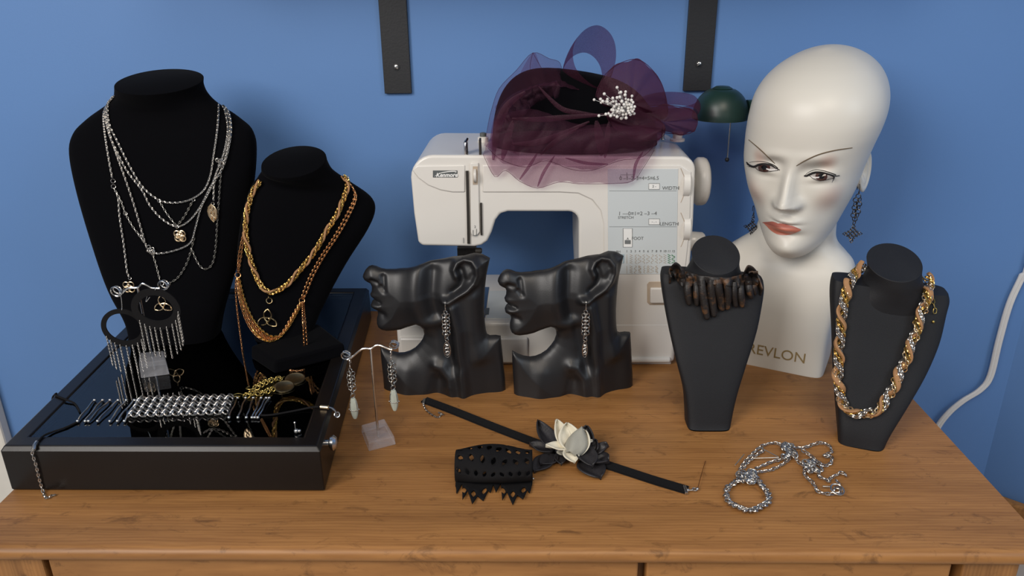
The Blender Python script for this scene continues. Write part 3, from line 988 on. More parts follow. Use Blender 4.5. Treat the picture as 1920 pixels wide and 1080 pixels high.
b = MB()
for k, x in enumerate(cols[:10]): stitch(b, x, 476, 493, [0, 1, 4, 2, 5, 2, 3, 5, 2, 1][k])
for k, x in enumerate(cols[:8]):
    stitch(b, x, 497, 511, [0, 1, 3, 1, 4, 3, 2, 5][k])
    if k in (3, 5, 7): stitch(b, x + 0.6, 497, 511, 3, w=-2.5)
b.build('stitch_diagram', M['ink_tan'], sp_, smooth=False)
b = MB()
for x in cols[10:]: stitch(b, x, 476, 493, 1 if x < 1258 else 2, r=0.0005)
b.build('stretch_stitch_diagram', M['ink_green'], sp_, smooth=False)
b = MB()
for x0, x1 in ((1147, 1151), (1154, 1162), (1165, 1169)):
    b.tube([PF(x0, 476), PF(x1, 476), PF(x1, 492), PF(x0, 492)], 0.0005, 4, closed=True)
    b.tube([PF(x0, 484), PF(x1, 484)], 0.0004, 4)
b.build('buttonhole_diagram', M['ink_blue'], sp_, smooth=False)
for nm, (x0, y0, x1, y1), tx in (('width_window', (1216, 343, 1236, 354), '2 -'), ('length_window', (1216, 409, 1236, 420), '- . -'), ('foot_window', (1168, 427, 1185, 462), 'A')):
    b = MB(); slab(b, [(x0, y0), (x1, y0), (x1, y1), (x0, y1)], P0 - 0.0009, P0)
    w_ = b.build(nm, M['ink_white'], sp_, smooth=False)
    b = MB(); b.tube([PF(x0, y0, 0.0011), PF(x1, y0, 0.0011), PF(x1, y1, 0.0011), PF(x0, y1, 0.0011)], 0.0003, 4, closed=True)
    text_mb(b, tx, 0.0045, PF((x0 + x1) / 2, (y0 + y1) / 2 + (2 if tx == 'A' else 0), 0.0011), (1, 0, 0), (0, 0, 1))
    if tx == 'A': slab(b, [(1171, 449), (1182, 449), (1182, 456), (1171, 456)], P0 - 0.0014, P0 - 0.0008)
    b.build('window_marks', M['ink'], w_, smooth=False)
# side dials let into the right edge
for y in (347, 430):
    b = MB()
    b.lathe(F(1304, y, 0.012) + Vector((-0.0165, 0, 0)), [(0.010, 0), (0.0195, 0.001), (0.0195, 0.009), (0.012, 0.0105)], axis=(1, 0, 0), n=36)
    b.build('selector_dial', M['white_plastic'], sm)
b = MB()
for y in (347, 430):
    b.tube([F(1276 + 9 * math.sin(math.pi * k / 10), y - 32 + 6.4 * k, -0.0018) for k in range(11)], 0.0004, 5)
b.build('dial_groove', M['ink_tan'], sm)
b = MB(); c = Vector((at_y(1326, 340, 1.035).x - 0.0195, 1.035, at_y(1312, 340, 1.035).z))
b.lathe(c, [(0.014, -0.022), (0.014, 0), (0.018, 0), (0.030, 0.003), (0.0325, 0.006), (0.0325, 0.013), (0.031, 0.0165), (0.027, 0.019), (0.022, 0.0195), (0.0, 0.0195)], axis=(1, 0, 0), n=48)
b.build('handwheel', M['white_plastic_b'], sm)
b = MB(); c = Vector((at_y(1321, 450, 1.02).x - 0.0215, 1.02, at_y(1312, 452, 1.02).z))
b.lathe(c, [(0.010, -0.014), (0.012, 0), (0.0135, 0.004), (0.0125, 0.018), (0.010, 0.021), (0, 0.0215)], axis=(1, 0, 0), n=32)
b.build('stitch_knob', M['white_plastic'], sm)
# reverse lever
b = MB(); slab(b, [(1217, 527), (1262, 527), (1258, 571), (1218, 571), (1213, 566), (1213, 532)], P0 - 0.0006, P0 + 0.001); rl = b.build('reverse_lever_recess', M['ink_tan'], sm, smooth=False, bevel=0.0006)
b = MB(); slab(b, [(1218, 537), (1252, 537), (1251, 566), (1218, 566)], P0 - 0.005, P0); b.build('reverse_lever', M['white_plastic_b'], sm, bevel=0.0022, seg=4)
# presser foot and needle
b = MB(); c = F(866, 463)
YN = YF + 0.02
def NP(px, py, dy=0): return at_y(px, py, YN + dy)
b.box(NP(858, 476) - Vector((0.0, 0.005, 0.004)), NP(893, 464) + Vector((0, 0.005, 0.002))); b.build('needle_bar_clamp', M['gunmetal'], sm, smooth=False, bevel=0.001)
b = MB(); b.lathe(NP(891, 470, -0.004), [(0.0025, 0), (0.0042, 0.001), (0.0042, 0.007), (0.003, 0.009)], axis=(1, -0.1, 0), n=16); b.build('needle_screw', M['dark_slot'], sm)
b = MB(); b.tube([NP(868, 466), NP(867, 499)], 0.0030, 10); b.tube([NP(862, 470, 0.004), NP(862, 500, 0.004)], 0.0022, 10)
b.build('presser_bar', M['steel'], sm)
b = MB(); b.lathe(NP(864, 492, -0.004), [(0.003, 0), (0.0045, 0.001), (0.0045, 0.008), (0.003, 0.009)], axis=(-1, 0, 0), n=18); b.build('presser_screw', M['steel'], sm)
b = MB(); q = NP(867, 499); b.box((q.x - 0.009, YN - 0.012, zt + 0.001), (q.x + 0.009, YN + 0.010, zt + 0.005)); b.tube([q, (q.x, q.y, zt + 0.004)], 0.004, 8); b.build('presser_foot', M['steel'], sm, bevel=0.001)
b = MB(); q = NP(872, 480); b.tube([q, (q.x, q.y, zt + 0.002)], 0.0006, 6); b.build('needle', M['steel'], sm)
# top fittings
zt2 = F(1000, 291).z
b = MB(); c = at_y(906, 268, 1.06); c.z = zt2 - 0.001
b.lathe(c, [(0.0075, 0), (0.0075, 0.007), (0.006, 0.0078), (0.006, 0.0082)], n=24); b.build('bobbin_tension_post', M['white_plastic'], sm)
b = MB(); b.lathe(c + Vector((0, 0, 0.0082)), [(0.0045, 0), (0.0045, 0.0045), (0.003, 0.0052), (0, 0.0053)], n=20); b.build('bobbin_tension_cap', M['dark_grey'], sm)
b = MB(); c = at_y(1242, 264, 1.07); c.z = zt2 - 0.001
b.lathe(c, [(0.0045, 0), (0.0045, 0.001), (0.0025, 0.0014), (0.0025, 0.020), (0, 0.0205)], n=16); b.build('spool_pin', M['steel'], sm)
b = MB(); c = at_y(1270, 262, 1.06); c.z = zt2 - 0.001
b.lathe(c, [(0.010, 0), (0.010, 0.003), (0.0065, 0.004), (0.0065, 0.009), (0.0075, 0.0095), (0.0075, 0.0125), (0, 0.013)], n=24); b.build('bobbin_winder', M['white_plastic'], sm)
# ------------------------------------------------------------------ mannequin head
HS = 0.976e-3
HO = Vector((0.3632, 1.0032, 0.1795))
HR = Matrix.Rotation(math.radians(-30.1), 3, 'Z') @ Matrix.Rotation(math.radians(6.0), 3, 'X') @ Matrix.Rotation(math.radians(-2.1), 3, 'Y')
H2W = lambda x, y, z: HO + HR @ (Vector((x, y, z)) * HS)
_z = [-14, -6, 2, 12, 25, 45, 60, 75, 95, 112, 130, 150, 172, 194, 212, 226, 236, 243, 247, 249]
_W = [20, 30, 37, 43, 49, 57, 63, 68, 73, 76.5, 79, 81.5, 82, 78.5, 70, 58, 44, 29, 14, 4]
_F = [50, 70, 78, 81, 80, 79, 78, 78, 78, 79, 81, 83, 82, 76, 64, 47, 28, 8, -10, -22]
_B = [-14, 4, 18, 34, 48, 62, 73, 83, 98, 111, 126, 141, 152, 152, 141, 122, 102, 80, 58, 38]


def _tab(t):
    """smooth table lookup"""
    def fn(z):
        z = min(max(z, _z[0]), _z[-1])
        i = max(k for k in range(len(_z) - 1) if _z[k] <= z)
        x0, x1 = _z[i], _z[i + 1]; u = (z - x0) / (x1 - x0)
        m0 = (t[i + 1] - t[max(i - 1, 0)]) / (_z[i + 1] - _z[max(i - 1, 0)]) * (x1 - x0)
        j = min(i + 2, len(_z) - 1)
        m1 = (t[j] - t[i]) / (_z[j] - _z[i]) * (x1 - x0)
        return (2 * u ** 3 - 3 * u ** 2 + 1) * t[i] + (u ** 3 - 2 * u ** 2 + u) * m0 + (-2 * u ** 3 + 3 * u ** 2) * t[i + 1] + (u ** 3 - u ** 2) * m1
    return fn


fW, fF, fB = _tab(_W), _tab(_F), _tab(_B)


def lut(z, tb):
    """smooth lookup without terraces"""
    if z <= tb[0][0]: return tb[0][1]
    if z >= tb[-1][0]: return tb[-1][1]
    n = len(tb)
    i = max(k for k in range(n - 1) if tb[k][0] <= z)
    sl = lambda k: (tb[k + 1][1] - tb[k][1]) / (tb[k + 1][0] - tb[k][0])
    def tan(k):
        if k == 0 or k == n - 1: return 0.0
        p, q = sl(k - 1), sl(k)
        return 0.0 if p * q <= 0 else 2 * p * q / (p + q)
    h = tb[i + 1][0] - tb[i][0]; u = (z - tb[i][0]) / h
    return (2 * u ** 3 - 3 * u ** 2 + 1) * tb[i][1] + (u ** 3 - 2 * u ** 2 + u) * h * tan(i) + (-2 * u ** 3 + 3 * u ** 2) * tb[i + 1][1] + (u ** 3 - u ** 2) * h * tan(i + 1)


NOSE_H = [(58, 0), (64, 3), (68, 12), (72, 25), (76, 31.5), (80, 31), (86, 27), (95, 20.5), (105, 14), (114, 8.5), (122, 5), (132, 2), (146, 0)]
NOSE_W = [(60, 9), (70, 9.5), (78, 9), (86, 7.2), (95, 6.2), (110, 5.6), (120, 7), (140, 14)]
gg = lambda x, z, cx, cz, sx, sz: math.exp(-((x - cx) / sx) ** 2 - ((z - cz) / sz) ** 2)


def bumps(x, z):
    ax = abs(x); d = 0.0
    w = lut(z, NOSE_W)
    d += lut(z, NOSE_H) * math.exp(-(abs(x) / w / 1.25) ** 2.4)
    d += 9.5 * gg(ax, z, 12.5, 71.5, 5.2, 6.2)
    d += 3.5 * gg(ax, z, 26, 133, 20, 8)
    xe, ze = (ax + 1, z - 5) if x < 0 else (ax - 4, z + 1)     # the face is not quite symmetrical
    d -= 8.5 * gg(xe, ze, 25, 117, 14, 9)
    d += 6.0 * gg(xe, ze, 32, 110, 12.5, 7.5)
    d -= 1.8 * gg(xe, ze, 32, 100, 14, 4)
    d += 6.0 * gg(ax, z, 45, 86, 17, 17)
    d -= 4.0 * gg(ax, z, 45, 55, 14, 18)
    zm = z + 0.12 * x + 0.8
    d += 8.5 * gg(x, z, 0, 48, 24, 17)
    d += 4.2 * gg(ax, zm, 7, 53.2, 11, 4.0)
    d += 5.0 * gg(x, zm, 0, 42.0, 15, 5.2)
    d -= 2.6 * gg(x, zm, 0, 48.0, 14, 1.9)
    d -= 1.6 * gg(x, z, 0, 60, 3.4, 5)
    d -= 4.5 * gg(x, zm, 1, 32.5, 16, 5)
    d += 8.0 * gg(x, z, 4, 13, 18, 13)
    return d


def head_ring(z, n=200):
    W, Fz, B = fW(z), fF(z), fB(z); out = []
    for k in range(n):
        t = 2 * math.pi * k / n
        t = t - 0.42 * math.sin(2 * t) * 0.5 if False else t
        # crowd the columns towards the face
        a = t + 0.55 * math.sin(t)
        sx, cx = math.sin(a), math.cos(a)
        x = W * math.copysign(abs(sx) ** 0.94, sx)
        yc = 30 * max(0.0, min(1.0, (z - 165) / 84)) ** 1.6
        if cx >= 0:
            y = yc - (Fz + yc) * abs(cx) ** 0.92
            y -= bumps(x, z) * min(1, cx * 2.2) ** 0.7
        else: y = yc + (B - yc) * abs(cx) ** 0.95
        out.append(H2W(x + 12 * lut(z, [(95, 0), (185, 1)]), y, z - 4 * (max(0.0, z - 130) / 119) ** 2))
    return out


zs_ = list(np.arange(-14, 0, 1.0)) + list(np.arange(0, 145, 0.9)) + list(np.arange(145, 226, 2.5)) + list(np.arange(226, 245, 1.0)) + list(np.arange(245, 249.05, 0.4))
mq = MB(); mq.loft([head_ring(z) for z in zs_])
# ears
for sgn in (-1, 1):
    rings = []
    n = 44
    for k, (rr, hgt) in enumerate([(1.0, -6), (1.04, -2), (1.04, 1.0), (0.98, 2.8), (0.9, 3.0), (0.82, 1.6), (0.74, -0.5), (0.62, 0.8), (0.52, 0.6), (0.4, -3.0), (0.25, -5.5), (0.1, -6)]):
        ring = []
        for j in range(n):
            a = 2 * math.pi * j / n
            zz = math.sin(a); yy = math.cos(a)
            wy = 16 * (1 + 0.18 * zz); wz = 28 if zz > 0 else 29
            lobe = max(0, -zz) ** 2
            hh = hgt * (1 - 0.7 * lobe) + (1.0 * lobe if k > 3 else 0)
            if yy < -0.2 and k > 3: hh -= 1.5 * (-yy - 0.2)
            y = 13 + yy * wy * rr - zz * 4 * rr; z = 92 + zz * wz * rr
            # flare outwards to the back
            x = sgn * (fW(92) - 2.0 + hh + 0.30 * (y - 2) * 0.9 - 0.0016 * (y - 2) ** 2)
            ring.append(H2W(x, y, z))
        rings.append(ring)
    mq.loft(rings)
# neck, shoulders and base as one run of sections
u_ = Vector((0.89, -0.456, 0)).normalized()
brow = [  # z, cx, cy, half width, depth, n
    (0.0, 0.354, 1.000, 0.066, 0.100, 9.0),
    (0.004, 0.354, 1.000, 0.067, 0.101, 9.0),
    (0.05, 0.353, 1.003, 0.069, 0.100, 6.5),
    (0.080, 0.352, 1.008, 0.075, 0.098, 5.0),
    (0.108, 0.354, 1.012, 0.083, 0.094, 4.0),
    (0.131, 0.356, 1.015, 0.087, 0.088, 3.2),
    (0.146, 0.358, 1.017, 0.083, 0.082, 2.7),
    (0.158, 0.360, 1.018, 0.071, 0.080, 2.3),
    (0.172, 0.362, 1.019, 0.056, 0.082, 2.1),
    (0.192, 0.364, 1.018, 0.050, 0.086, 2.0),
    (0.240, 0.366, 1.018, 0.048, 0.088, 2.0),
    (0.275, 0.368, 1.020, 0.046, 0.090, 2.0),
]
rings = []
for r in interp_rows(brow, 6):
    c = Vector((r[1], r[2], r[0]))
    rings.append(section(c - u_ * r[3], c + u_ * r[3], r[4], r[5], 0, 72))
mq.loft(rings)
md = empty('mannequin_head', (0.354, 1.0, 0), 'bald pale mannequin head with painted face, lettered base on the dresser', 'mannequin head')


def makeup_mat(name, base, spots):
    """skin with soft rouge where it is brushed on"""
    m = mat(name, base, 0.40, vary=0.012, scale=8)
    nt, N, L, p = nodes_of(m)
    src = p.inputs['Base Color'].links[0].from_socket
    geo = N.new('ShaderNodeTexCoord')
    for c, rad, col, amt in spots:
        vm = N.new('ShaderNodeVectorMath'); vm.operation = 'DISTANCE'; vm.inputs[1].default_value = c
        L.new(geo.outputs['Object'], vm.inputs[0])
        mr = N.new('ShaderNodeMapRange'); mr.interpolation_type = 'SMOOTHSTEP'
        mr.inputs['From Min'].default_value = rad; mr.inputs['From Max'].default_value = 0
        mr.inputs['To Min'].default_value = 0; mr.inputs['To Max'].default_value = amt
        L.new(vm.outputs['Value'], mr.inputs['Value'])
        mx = N.new('ShaderNodeMix'); mx.data_type = 'RGBA'
        L.new(mr.outputs[0], mx.inputs['Factor']); L.new(src, mx.inputs['A']); mx.inputs['B'].default_value = (*col, 1)
        src = mx.outputs['Result']
    L.new(src, p.inputs['Base Color'])
    return m


org = Vector((0.354, 1.0, 0))
spots = []
for s in (-1, 1):
    spots += [(H2W(s * 42, -72, 127) - org, 0.017, (0.52, 0.27, 0.20), 0.55), (H2W(s * 18, -84, 120) - org, 0.012, (0.22, 0.16, 0.14), 0.5),
              (H2W(s * 52, -66, 76) - org, 0.030, (0.60, 0.36, 0.29), 0.5)]
skin = makeup_mat('painted_mannequin_skin', (0.66, 0.635, 0.575), spots)
mq.build('body', skin, md, auto=180)
BH = bvh_of(mq)


def on_face(px, py, off=0.0004):
    d = ray(px, py).normalized()
    hit, nrm, _, dist = BH.ray_cast(EYE, d)
    if hit is None: return None
    if nrm.dot(d) > 0: nrm = -nrm
    return hit + nrm * off


E7 = lambda x, y: (1380 + x * 0.18519, 280 + y * 0.18519)


def face_patch(b, poly, off, st=0.8, mi=0):
    """patch of paint that follows the face inside an outline"""
    P = [(q.x, q.y) for q in smooth_path([Vector((*p, 0)) for p in poly], 4, closed=True)]
    n = len(P); pts = [Vector(p) for p in P]
    xs, ys = [p[0] for p in P], [p[1] for p in P]
    y = min(ys)
    while y < max(ys):
        x = min(xs)
        while x < max(xs):
            if poly_dist((x, y), P) > 0.35: pts.append(Vector((x, y)))
            x += st
        y += st
    vo, _, fo, *_ = delaunay_2d_cdt(pts, [(i, (i + 1) % n) for i in range(n)], [list(range(n))], 1, 1e-5)
    W = [on_face(q.x, q.y, off) for q in vo]
    fo = [f for f in fo if all(W[i] is not None for i in f)]
    base = H2W(0, -80, 100)
    b.add([w if w is not None else base for w in W], [tuple(f) for f in fo], mi)


lips_u = [(268, 740), (330, 733), (372, 731), (405, 742), (430, 753), (468, 746), (520, 756), (590, 783), (660, 812), (600, 800), (520, 798), (430, 789), (350, 765)]
lips_l = [(290, 750), (350, 766), (430, 790), (520, 799), (600, 801), (655, 813), (610, 838), (560, 858), (510, 869), (450, 868), (400, 850), (350, 815), (315, 778)]
b = MB(); face_patch(b, [E7(*p) for p in lips_u], 0.0006); face_patch(b, [E7(*p) for p in lips_l], 0.0006, mi=1)
b.build('lips', [M['lips_dark'], M['lips']], md, auto=180)
eyes = [  # outline, iris centre, radius, upper liner, crease, lashes
    ([(742, 266), (775, 246), (820, 238), (880, 241), (940, 258), (990, 282), (950, 297), (900, 309), (845, 315), (790, 300)], (864, 272), (58, 50),
     [(688, 268), (715, 268), (745, 254), (785, 240), (830, 236), (890, 242), (950, 256), (1000, 268), (1045, 264)], [(700, 262), (735, 232), (800, 208), (880, 216), (960, 240), (1010, 258)],
     [[(985, 285), (982, 312), (972, 340)], [(992, 280), (994, 300), (984, 322)]]),
    ([(190, 178), (240, 162), (300, 157), (360, 170), (430, 208), (380, 218), (330, 224), (280, 224), (230, 210)], (288, 186), (58, 44),
     [(112, 132), (140, 160), (185, 176), (235, 158), (295, 152), (355, 164), (400, 190), (445, 210)], [(135, 132), (190, 124), (260, 124), (330, 138), (390, 165), (425, 195)],
     [[(125, 150), (112, 140), (104, 122)], [(140, 160), (118, 158), (98, 146)], [(160, 172), (130, 176), (108, 168)]]),
]
for ol, ic, ir, ul, cr, la in eyes:
    b = MB(); face_patch(b, [E7(*p) for p in ol], 0.0005, st=0.6)
    ey = b.build('eye', M['eye_white'], md, auto=180)
    P = smooth_path([Vector((*E7(*p), 0)) for p in ol], 4, closed=True); PP = [(q.x, q.y) for q in P]
    for nm, k, off, mt in (('iris', 1.0, 0.0008, 'iris'), ('pupil', 0.5, 0.0010, 'pupil')):
        cc = E7(*ic); circ = []
        for j in range(28):
            a = 2 * math.pi * j / 28; q = [cc[0] + ir[0] * 0.18519 * k * math.cos(a), cc[1] + ir[1] * 0.18519 * k * math.sin(a)]
            for _ in range(40):
                if poly_dist(q, PP) > 0.25: break
                q = [q[0] + (cc[0] - q[0]) * 0.08, q[1] + (cc[1] - q[1]) * 0.08]
            circ.append(q)
        b = MB(); face_patch(b, circ, off, st=0.6); b.build(nm, M[mt], ey, auto=180)
    b = MB()
    P = [on_face(*E7(q.x, q.y), 0.0006) for q in smooth_path([Vector((*p, 0)) for p in ul], 5)]; P = [p for p in P if p]
    b.tube(P, [0.0005 + 0.0011 * math.sin(math.pi * min(1, (0.1 + i / len(P)))) for i in range(len(P))], 6)
    P = [on_face(*E7(q.x, q.y), 0.0002) for q in smooth_path([Vector((*p, 0)) for p in cr], 5)]; P = [p for p in P if p]
    b.tube(P, [0.0002 + 0.00045 * (i / len(P)) for i in range(len(P))], 5)
    P = [on_face(*E7(q.x, q.y), 0.0006) for q in smooth_path([Vector((*p, 0)) for p in (ol[len(ol) // 2 - 1:] + ol[:1])], 4)]; P = [p for p in P if p]
    if len(P) > 3: b.tube(P, 0.00035, 5)
    b.build('eyeliner', M['liner_ink'], md)
    b = MB()
    for L_ in la:
        P = [on_face(*E7(*L_[0]), 0.0006)]
        if P[0] is None: continue
        dist = (P[0] - EYE).length
        for p in L_[1:]: P.append(EYE + ray(*E7(*p)).normalized() * (dist - 0.003))
        b.tube(smooth_path(P, 3), [0.0006 - 0.0005 * i / 6 for i in range(len(smooth_path(P, 3)))], 5)
    b.build('eyelashes', M['liner_ink'], md)
for br_px in ([(1493, 311), (1510, 301), (1535, 290), (1565, 282), (1598, 277)], [(1453, 307), (1440, 294), (1424, 279), (1404, 262)]):
    P = [on_face(q.x, q.y, 0.0002) for q in smooth_path([Vector((*p, 0)) for p in br_px], 6)]; P = [p for p in P if p]
    b = MB()
    if len(P) > 2: b.tube(P, [0.0004 + 0.0004 * math.sin(math.pi * (i + 1) / (len(P) + 1)) for i in range(len(P))], 6)
    b.build('eyebrow', M['brow'], md)
# lettering on the base
c0 = on_face(1461, 664, 0.0); nrm = Vector((u_.y, -u_.x, 0)) * -1
nrm = Vector((-0.456, -0.89, 0))
b = MB()
tv, tf = text_mesh('REVLON', 0.0205, extrude=0.0003, spacing=1.0)
BB = BH
pts = []
for p in tv:
    q = c0 + u_ * (p.x - 0.004) + Vector((0, 0, 1)) * p.y
    o_ = q + nrm * 0.05
    hit, nn, _, _d = BB.ray_cast(o_, -nrm)
    pts.append((hit if hit is not None else q) + nrm * (0.0003 + max(p.z, 0)))
b.add(pts, tf); b.build('lettering', M['gold_ink'], md, smooth=False)
# ------------------------------------------------------------------ hat with tulle and pearl sprays
HY = 1.035
ht = empty('hat', at_y(1075, 290, HY), 'black velvet hat wrapped in plum tulle with pearl sprays, sitting on the sewing machine', 'hat')
HQ = lambda px, py, y=HY: at_y(px, py, y)
hz0 = zt2 + 0.0005
# velvet body: a tilted pill box
c0 = HQ(1078, 228); 
hw = (HQ(1232, 240) - HQ(922, 240)).length / 2


def hat_pt(u, v):
    """u around (0..2pi), v 0 at the brim .. 1 at the crown centre"""
    lean = Vector((-0.004, 0.012, 0))
    t = v * math.pi / 2
    r = max(math.cos(t), 0.0) ** 0.62; h = 0.093 * math.sin(t) ** 0.85
    x = math.cos(u) * hw * r; y = math.sin(u) * 0.062 * r
    tilt = 0.20
    z = h * (1 - 0.16 * math.cos(u) * r) - math.sin(u) * 0.0
    return Vector((c0.x + x, HY + y + z * tilt, hz0 + z))


b = MB()
NU, NV = 72, 26
b.loft([[hat_pt(2 * math.pi * j / NU, i / NV * 0.995) for j in range(NU)] for i in range(NV + 1)])
b.build('velvet_crown', M['velvet'], ht, auto=180)


def noise3(p, s): return noise.noise(Vector(p) * s)


def tulle(b, edge_top, edge_bottom, bulge, n=46, m=22, fold=0.006, seed=0.0, freq=(9, 3)):
    """a gathered sheet between two edges (both lists of points), bellied out by the bulge vector"""
    A = smooth_path(edge_top, 12); B_ = smooth_path(edge_bottom, 12)
    pick = lambda P, t: P[min(int(t * (len(P) - 1)), len(P) - 1)].lerp(P[min(int(t * (len(P) - 1)) + 1, len(P) - 1)], t * (len(P) - 1) % 1)
    rows = []
    for i in range(m + 1):
        v = i / m; r = []
        for j in range(n + 1):
            u = j / n
            p = pick(A, u).lerp(pick(B_, u), v)
            p = p + Vector(bulge) * math.sin(math.pi * v) ** 0.8
            w = noise.noise(Vector((u * freq[0] + seed, v * freq[1] * 0.5, seed * 1.7)))
            w2 = noise.noise(Vector((u * 22 + seed, v * 4, seed)))
            a = abs(w) * 2 - 0.4                  # creased rather than wavy
            p = p + Vector((w2 * 0.3, -a, 0.25 * w2)) * fold * (0.35 + v)
            r.append(p)
        rows.append(r)
    return b.grid(rows)


# front fall over the machine
fr = lambda px, py: at_y(px, py, YF - 0.006)
on = lambda px, py, y: at_y(px, py, y)
b = MB()
tulle(b, [on(925, 252, 0.985), on(985, 246, 0.965), on(1060, 244, 0.96), on(1140, 238, 0.96), on(1215, 238, 0.965), on(1240, 250, 0.98)],
      [fr(906, 288), fr(928, 330), fr(948, 318), fr(974, 338), fr(1008, 351), fr(1048, 340), fr(1085, 343), fr(1140, 343), fr(1185, 338), fr(1206, 312), fr(1226, 280)], (0, -0.016, 0.004), n=90, m=26, fold=0.006, seed=2.1)
b.build('front_veil', M['tulle'], ht, auto=180)
b = MB()
tulle(b, [on(930, 215, 0.985), on(1000, 205, 0.965), on(1080, 232, 0.955), on(1140, 232, 0.955), on(1230, 236, 0.965)],
      [fr(915, 276), fr(940, 298), fr(985, 312), fr(1024, 300), fr(1070, 316), fr(1110, 318), fr(1160, 300), fr(1205, 292), fr(1236, 258)], (0, -0.022, 0.006), n=80, m=24, fold=0.008, seed=7.3)
b.build('gathered_veil', M['tulle'], ht, auto=180)
b = MB()
tulle(b, [on(918, 284, 1.0), on(925, 225, 1.0), on(950, 185, 1.0), on(985, 168, 1.0), on(1010, 162, 1.0), on(1040, 158, 1.0)],
      [on(972, 292, 0.962), on(958, 262, 0.962), on(968, 232, 0.962), on(990, 205, 0.965), on(1015, 190, 0.97), on(1050, 178, 0.975)], (0, -0.02, 0.012), n=70, m=26, fold=0.012, seed=4.4, freq=(6, 4))
b.build('crown_veil', M['tulle'], ht, auto=180)
# back puffs standing above the crown at the left
b = MB()
tulle(b, [on(905, 290, 1.03), on(914, 240, 1.04), on(921, 208, 1.05), on(936, 166, 1.06), on(968, 132, 1.06), on(999, 99, 1.06), on(1030, 110, 1.06), on(1050, 118, 1.06), on(1056, 150, 1.05), on(1075, 160, 1.05)],
      [on(925, 285, 1.0), on(930, 235, 1.0), on(945, 210, 1.0), on(965, 185, 1.0), on(990, 168, 1.0), on(1010, 162, 1.0), on(1030, 160, 1.0), on(1045, 162, 1.0), on(1062, 164, 1.0), on(1085, 170, 1.0)], (0, 0.004, 0.006), n=80, m=16, fold=0.004, seed=1.2, freq=(12, 3))
tulle(b, [on(928, 200, 1.07), on(960, 165, 1.075), on(999, 99, 1.062), on(1018, 132, 1.07), on(1052, 128, 1.07), on(1062, 160, 1.06)],
      [on(935, 240, 1.03), on(955, 200, 1.03), on(985, 170, 1.03), on(1010, 160, 1.03), on(1040, 160, 1.03), on(1065, 165, 1.03)], (0, 0.01, 0.0), n=50, m=14, fold=0.004, seed=5.9, freq=(10, 3))
b.build('back_veil', M['tulle'], ht, auto=180)


b = MB()
for px, yy, w in (([(1010, 162), (1036, 190), (1058, 206), (1090, 212), (1130, 217)], 0.958, .0030), ([(960, 222), (1010, 224), (1060, 220), (1150, 214)], 0.953, .0035), ([(960, 270), (1000, 268), (1045, 255), (1105, 228)], 0.946, .0040),
                   ([(1014, 290), (1040, 266), (1085, 240)], 0.945, .003), ([(1118, 226), (1124, 260), (1128, 292)], 0.946, .0055), ([(1142, 228), (1138, 262), (1134, 296)], 0.946, .0035), ([(942, 300), (950, 266), (962, 226)], 0.952, .0045),
                   ([(974, 337), (992, 312), (1008, 286)], 0.957, .002), ([(1008, 350), (1020, 322), (1040, 292)], 0.957, .002), ([(1060, 296), (1100, 306), (1140, 308)], 0.952, .002), ([(1188, 336), (1192, 308), (1206, 284)], 0.957, .002), ([(925, 300), (930, 250), (950, 200), (985, 172)], 0.965, .005)):
    P = smooth_path([on(x, y, yy) for x, y in px], 6)
    rows = []
    for i, p in enumerate(P):
        t = (P[min(i + 1, len(P) - 1)] - P[max(i - 1, 0)]).normalized(); q = t.cross(Vector((0, -1, 0))).normalized()
        f = math.sin(math.pi * (0.08 + 0.84 * i / (len(P) - 1)))
        rows.append([p + q * w * (k - 1) * f + Vector((0, -0.0012 * (1 - abs(k - 1)), 0)) for k in (0, 1, 2)])
    b.grid(rows)
for hem in ([(906, 288), (928, 330), (948, 318), (974, 338), (1008, 351), (1048, 340), (1085, 343), (1140, 343), (1185, 338), (1206, 312), (1226, 280)], [(915, 276), (940, 298), (985, 312), (1024, 300), (1070, 316), (1110, 318), (1160, 300), (1205, 292), (1236, 258)]):
    b.tube([fr(*p) + Vector((0, -0.004, 0)) for p in [(q.x, q.y) for q in smooth_path([Vector((*p, 0)) for p in hem], 4)]], 0.0003, 4)
for px in ([(905, 290), (914, 240), (921, 208), (936, 166), (968, 132), (999, 99), (1030, 110), (1050, 118), (1056, 150)], [(999, 99), (994, 130), (1008, 160)], [(999, 99), (1022, 140), (1032, 160)]):
    b.tube([on(p.x, p.y, 1.056) for p in smooth_path([Vector((*q, 0)) for q in px], 4)], 0.0003, 4)
b.build('veil_pleats', M['crin'], ht, auto=180)


def ribbon_loop(name, px, y, width, mtl='crin', shift=(0, 0, 0), n=8):
    """a closed ribbon seen edge-on; the width runs into depth"""
    P = smooth_path([at_y(p[0], p[1], y) for p in px], n, closed=True)
    c = sum(P, Vector()) / len(P)
    K = 9; rows = []
    for p in P + [P[0]]:
        r = []
        for k in range(K):
            t = k / (K - 1) - 0.5
            q = p + Vector(shift) * t + Vector((0, width * t, 0))
            q = q + (p - c) * (0.10 * (1 - (2 * t) ** 2))
            r.append(q)
        rows.append(r)
    b = MB(); b.grid(rows)
    return b.build(name, M[mtl], ht, auto=180)


ribbon_loop('ribbon_loop', [(1112, 186), (1086, 172), (1068, 150), (1063, 122), (1071, 97), (1089, 79), (1110, 74), (1129, 86), (1140, 108), (1141, 138), (1131, 166)], 1.03, 0.046, shift=(-0.012, 0, -0.036))


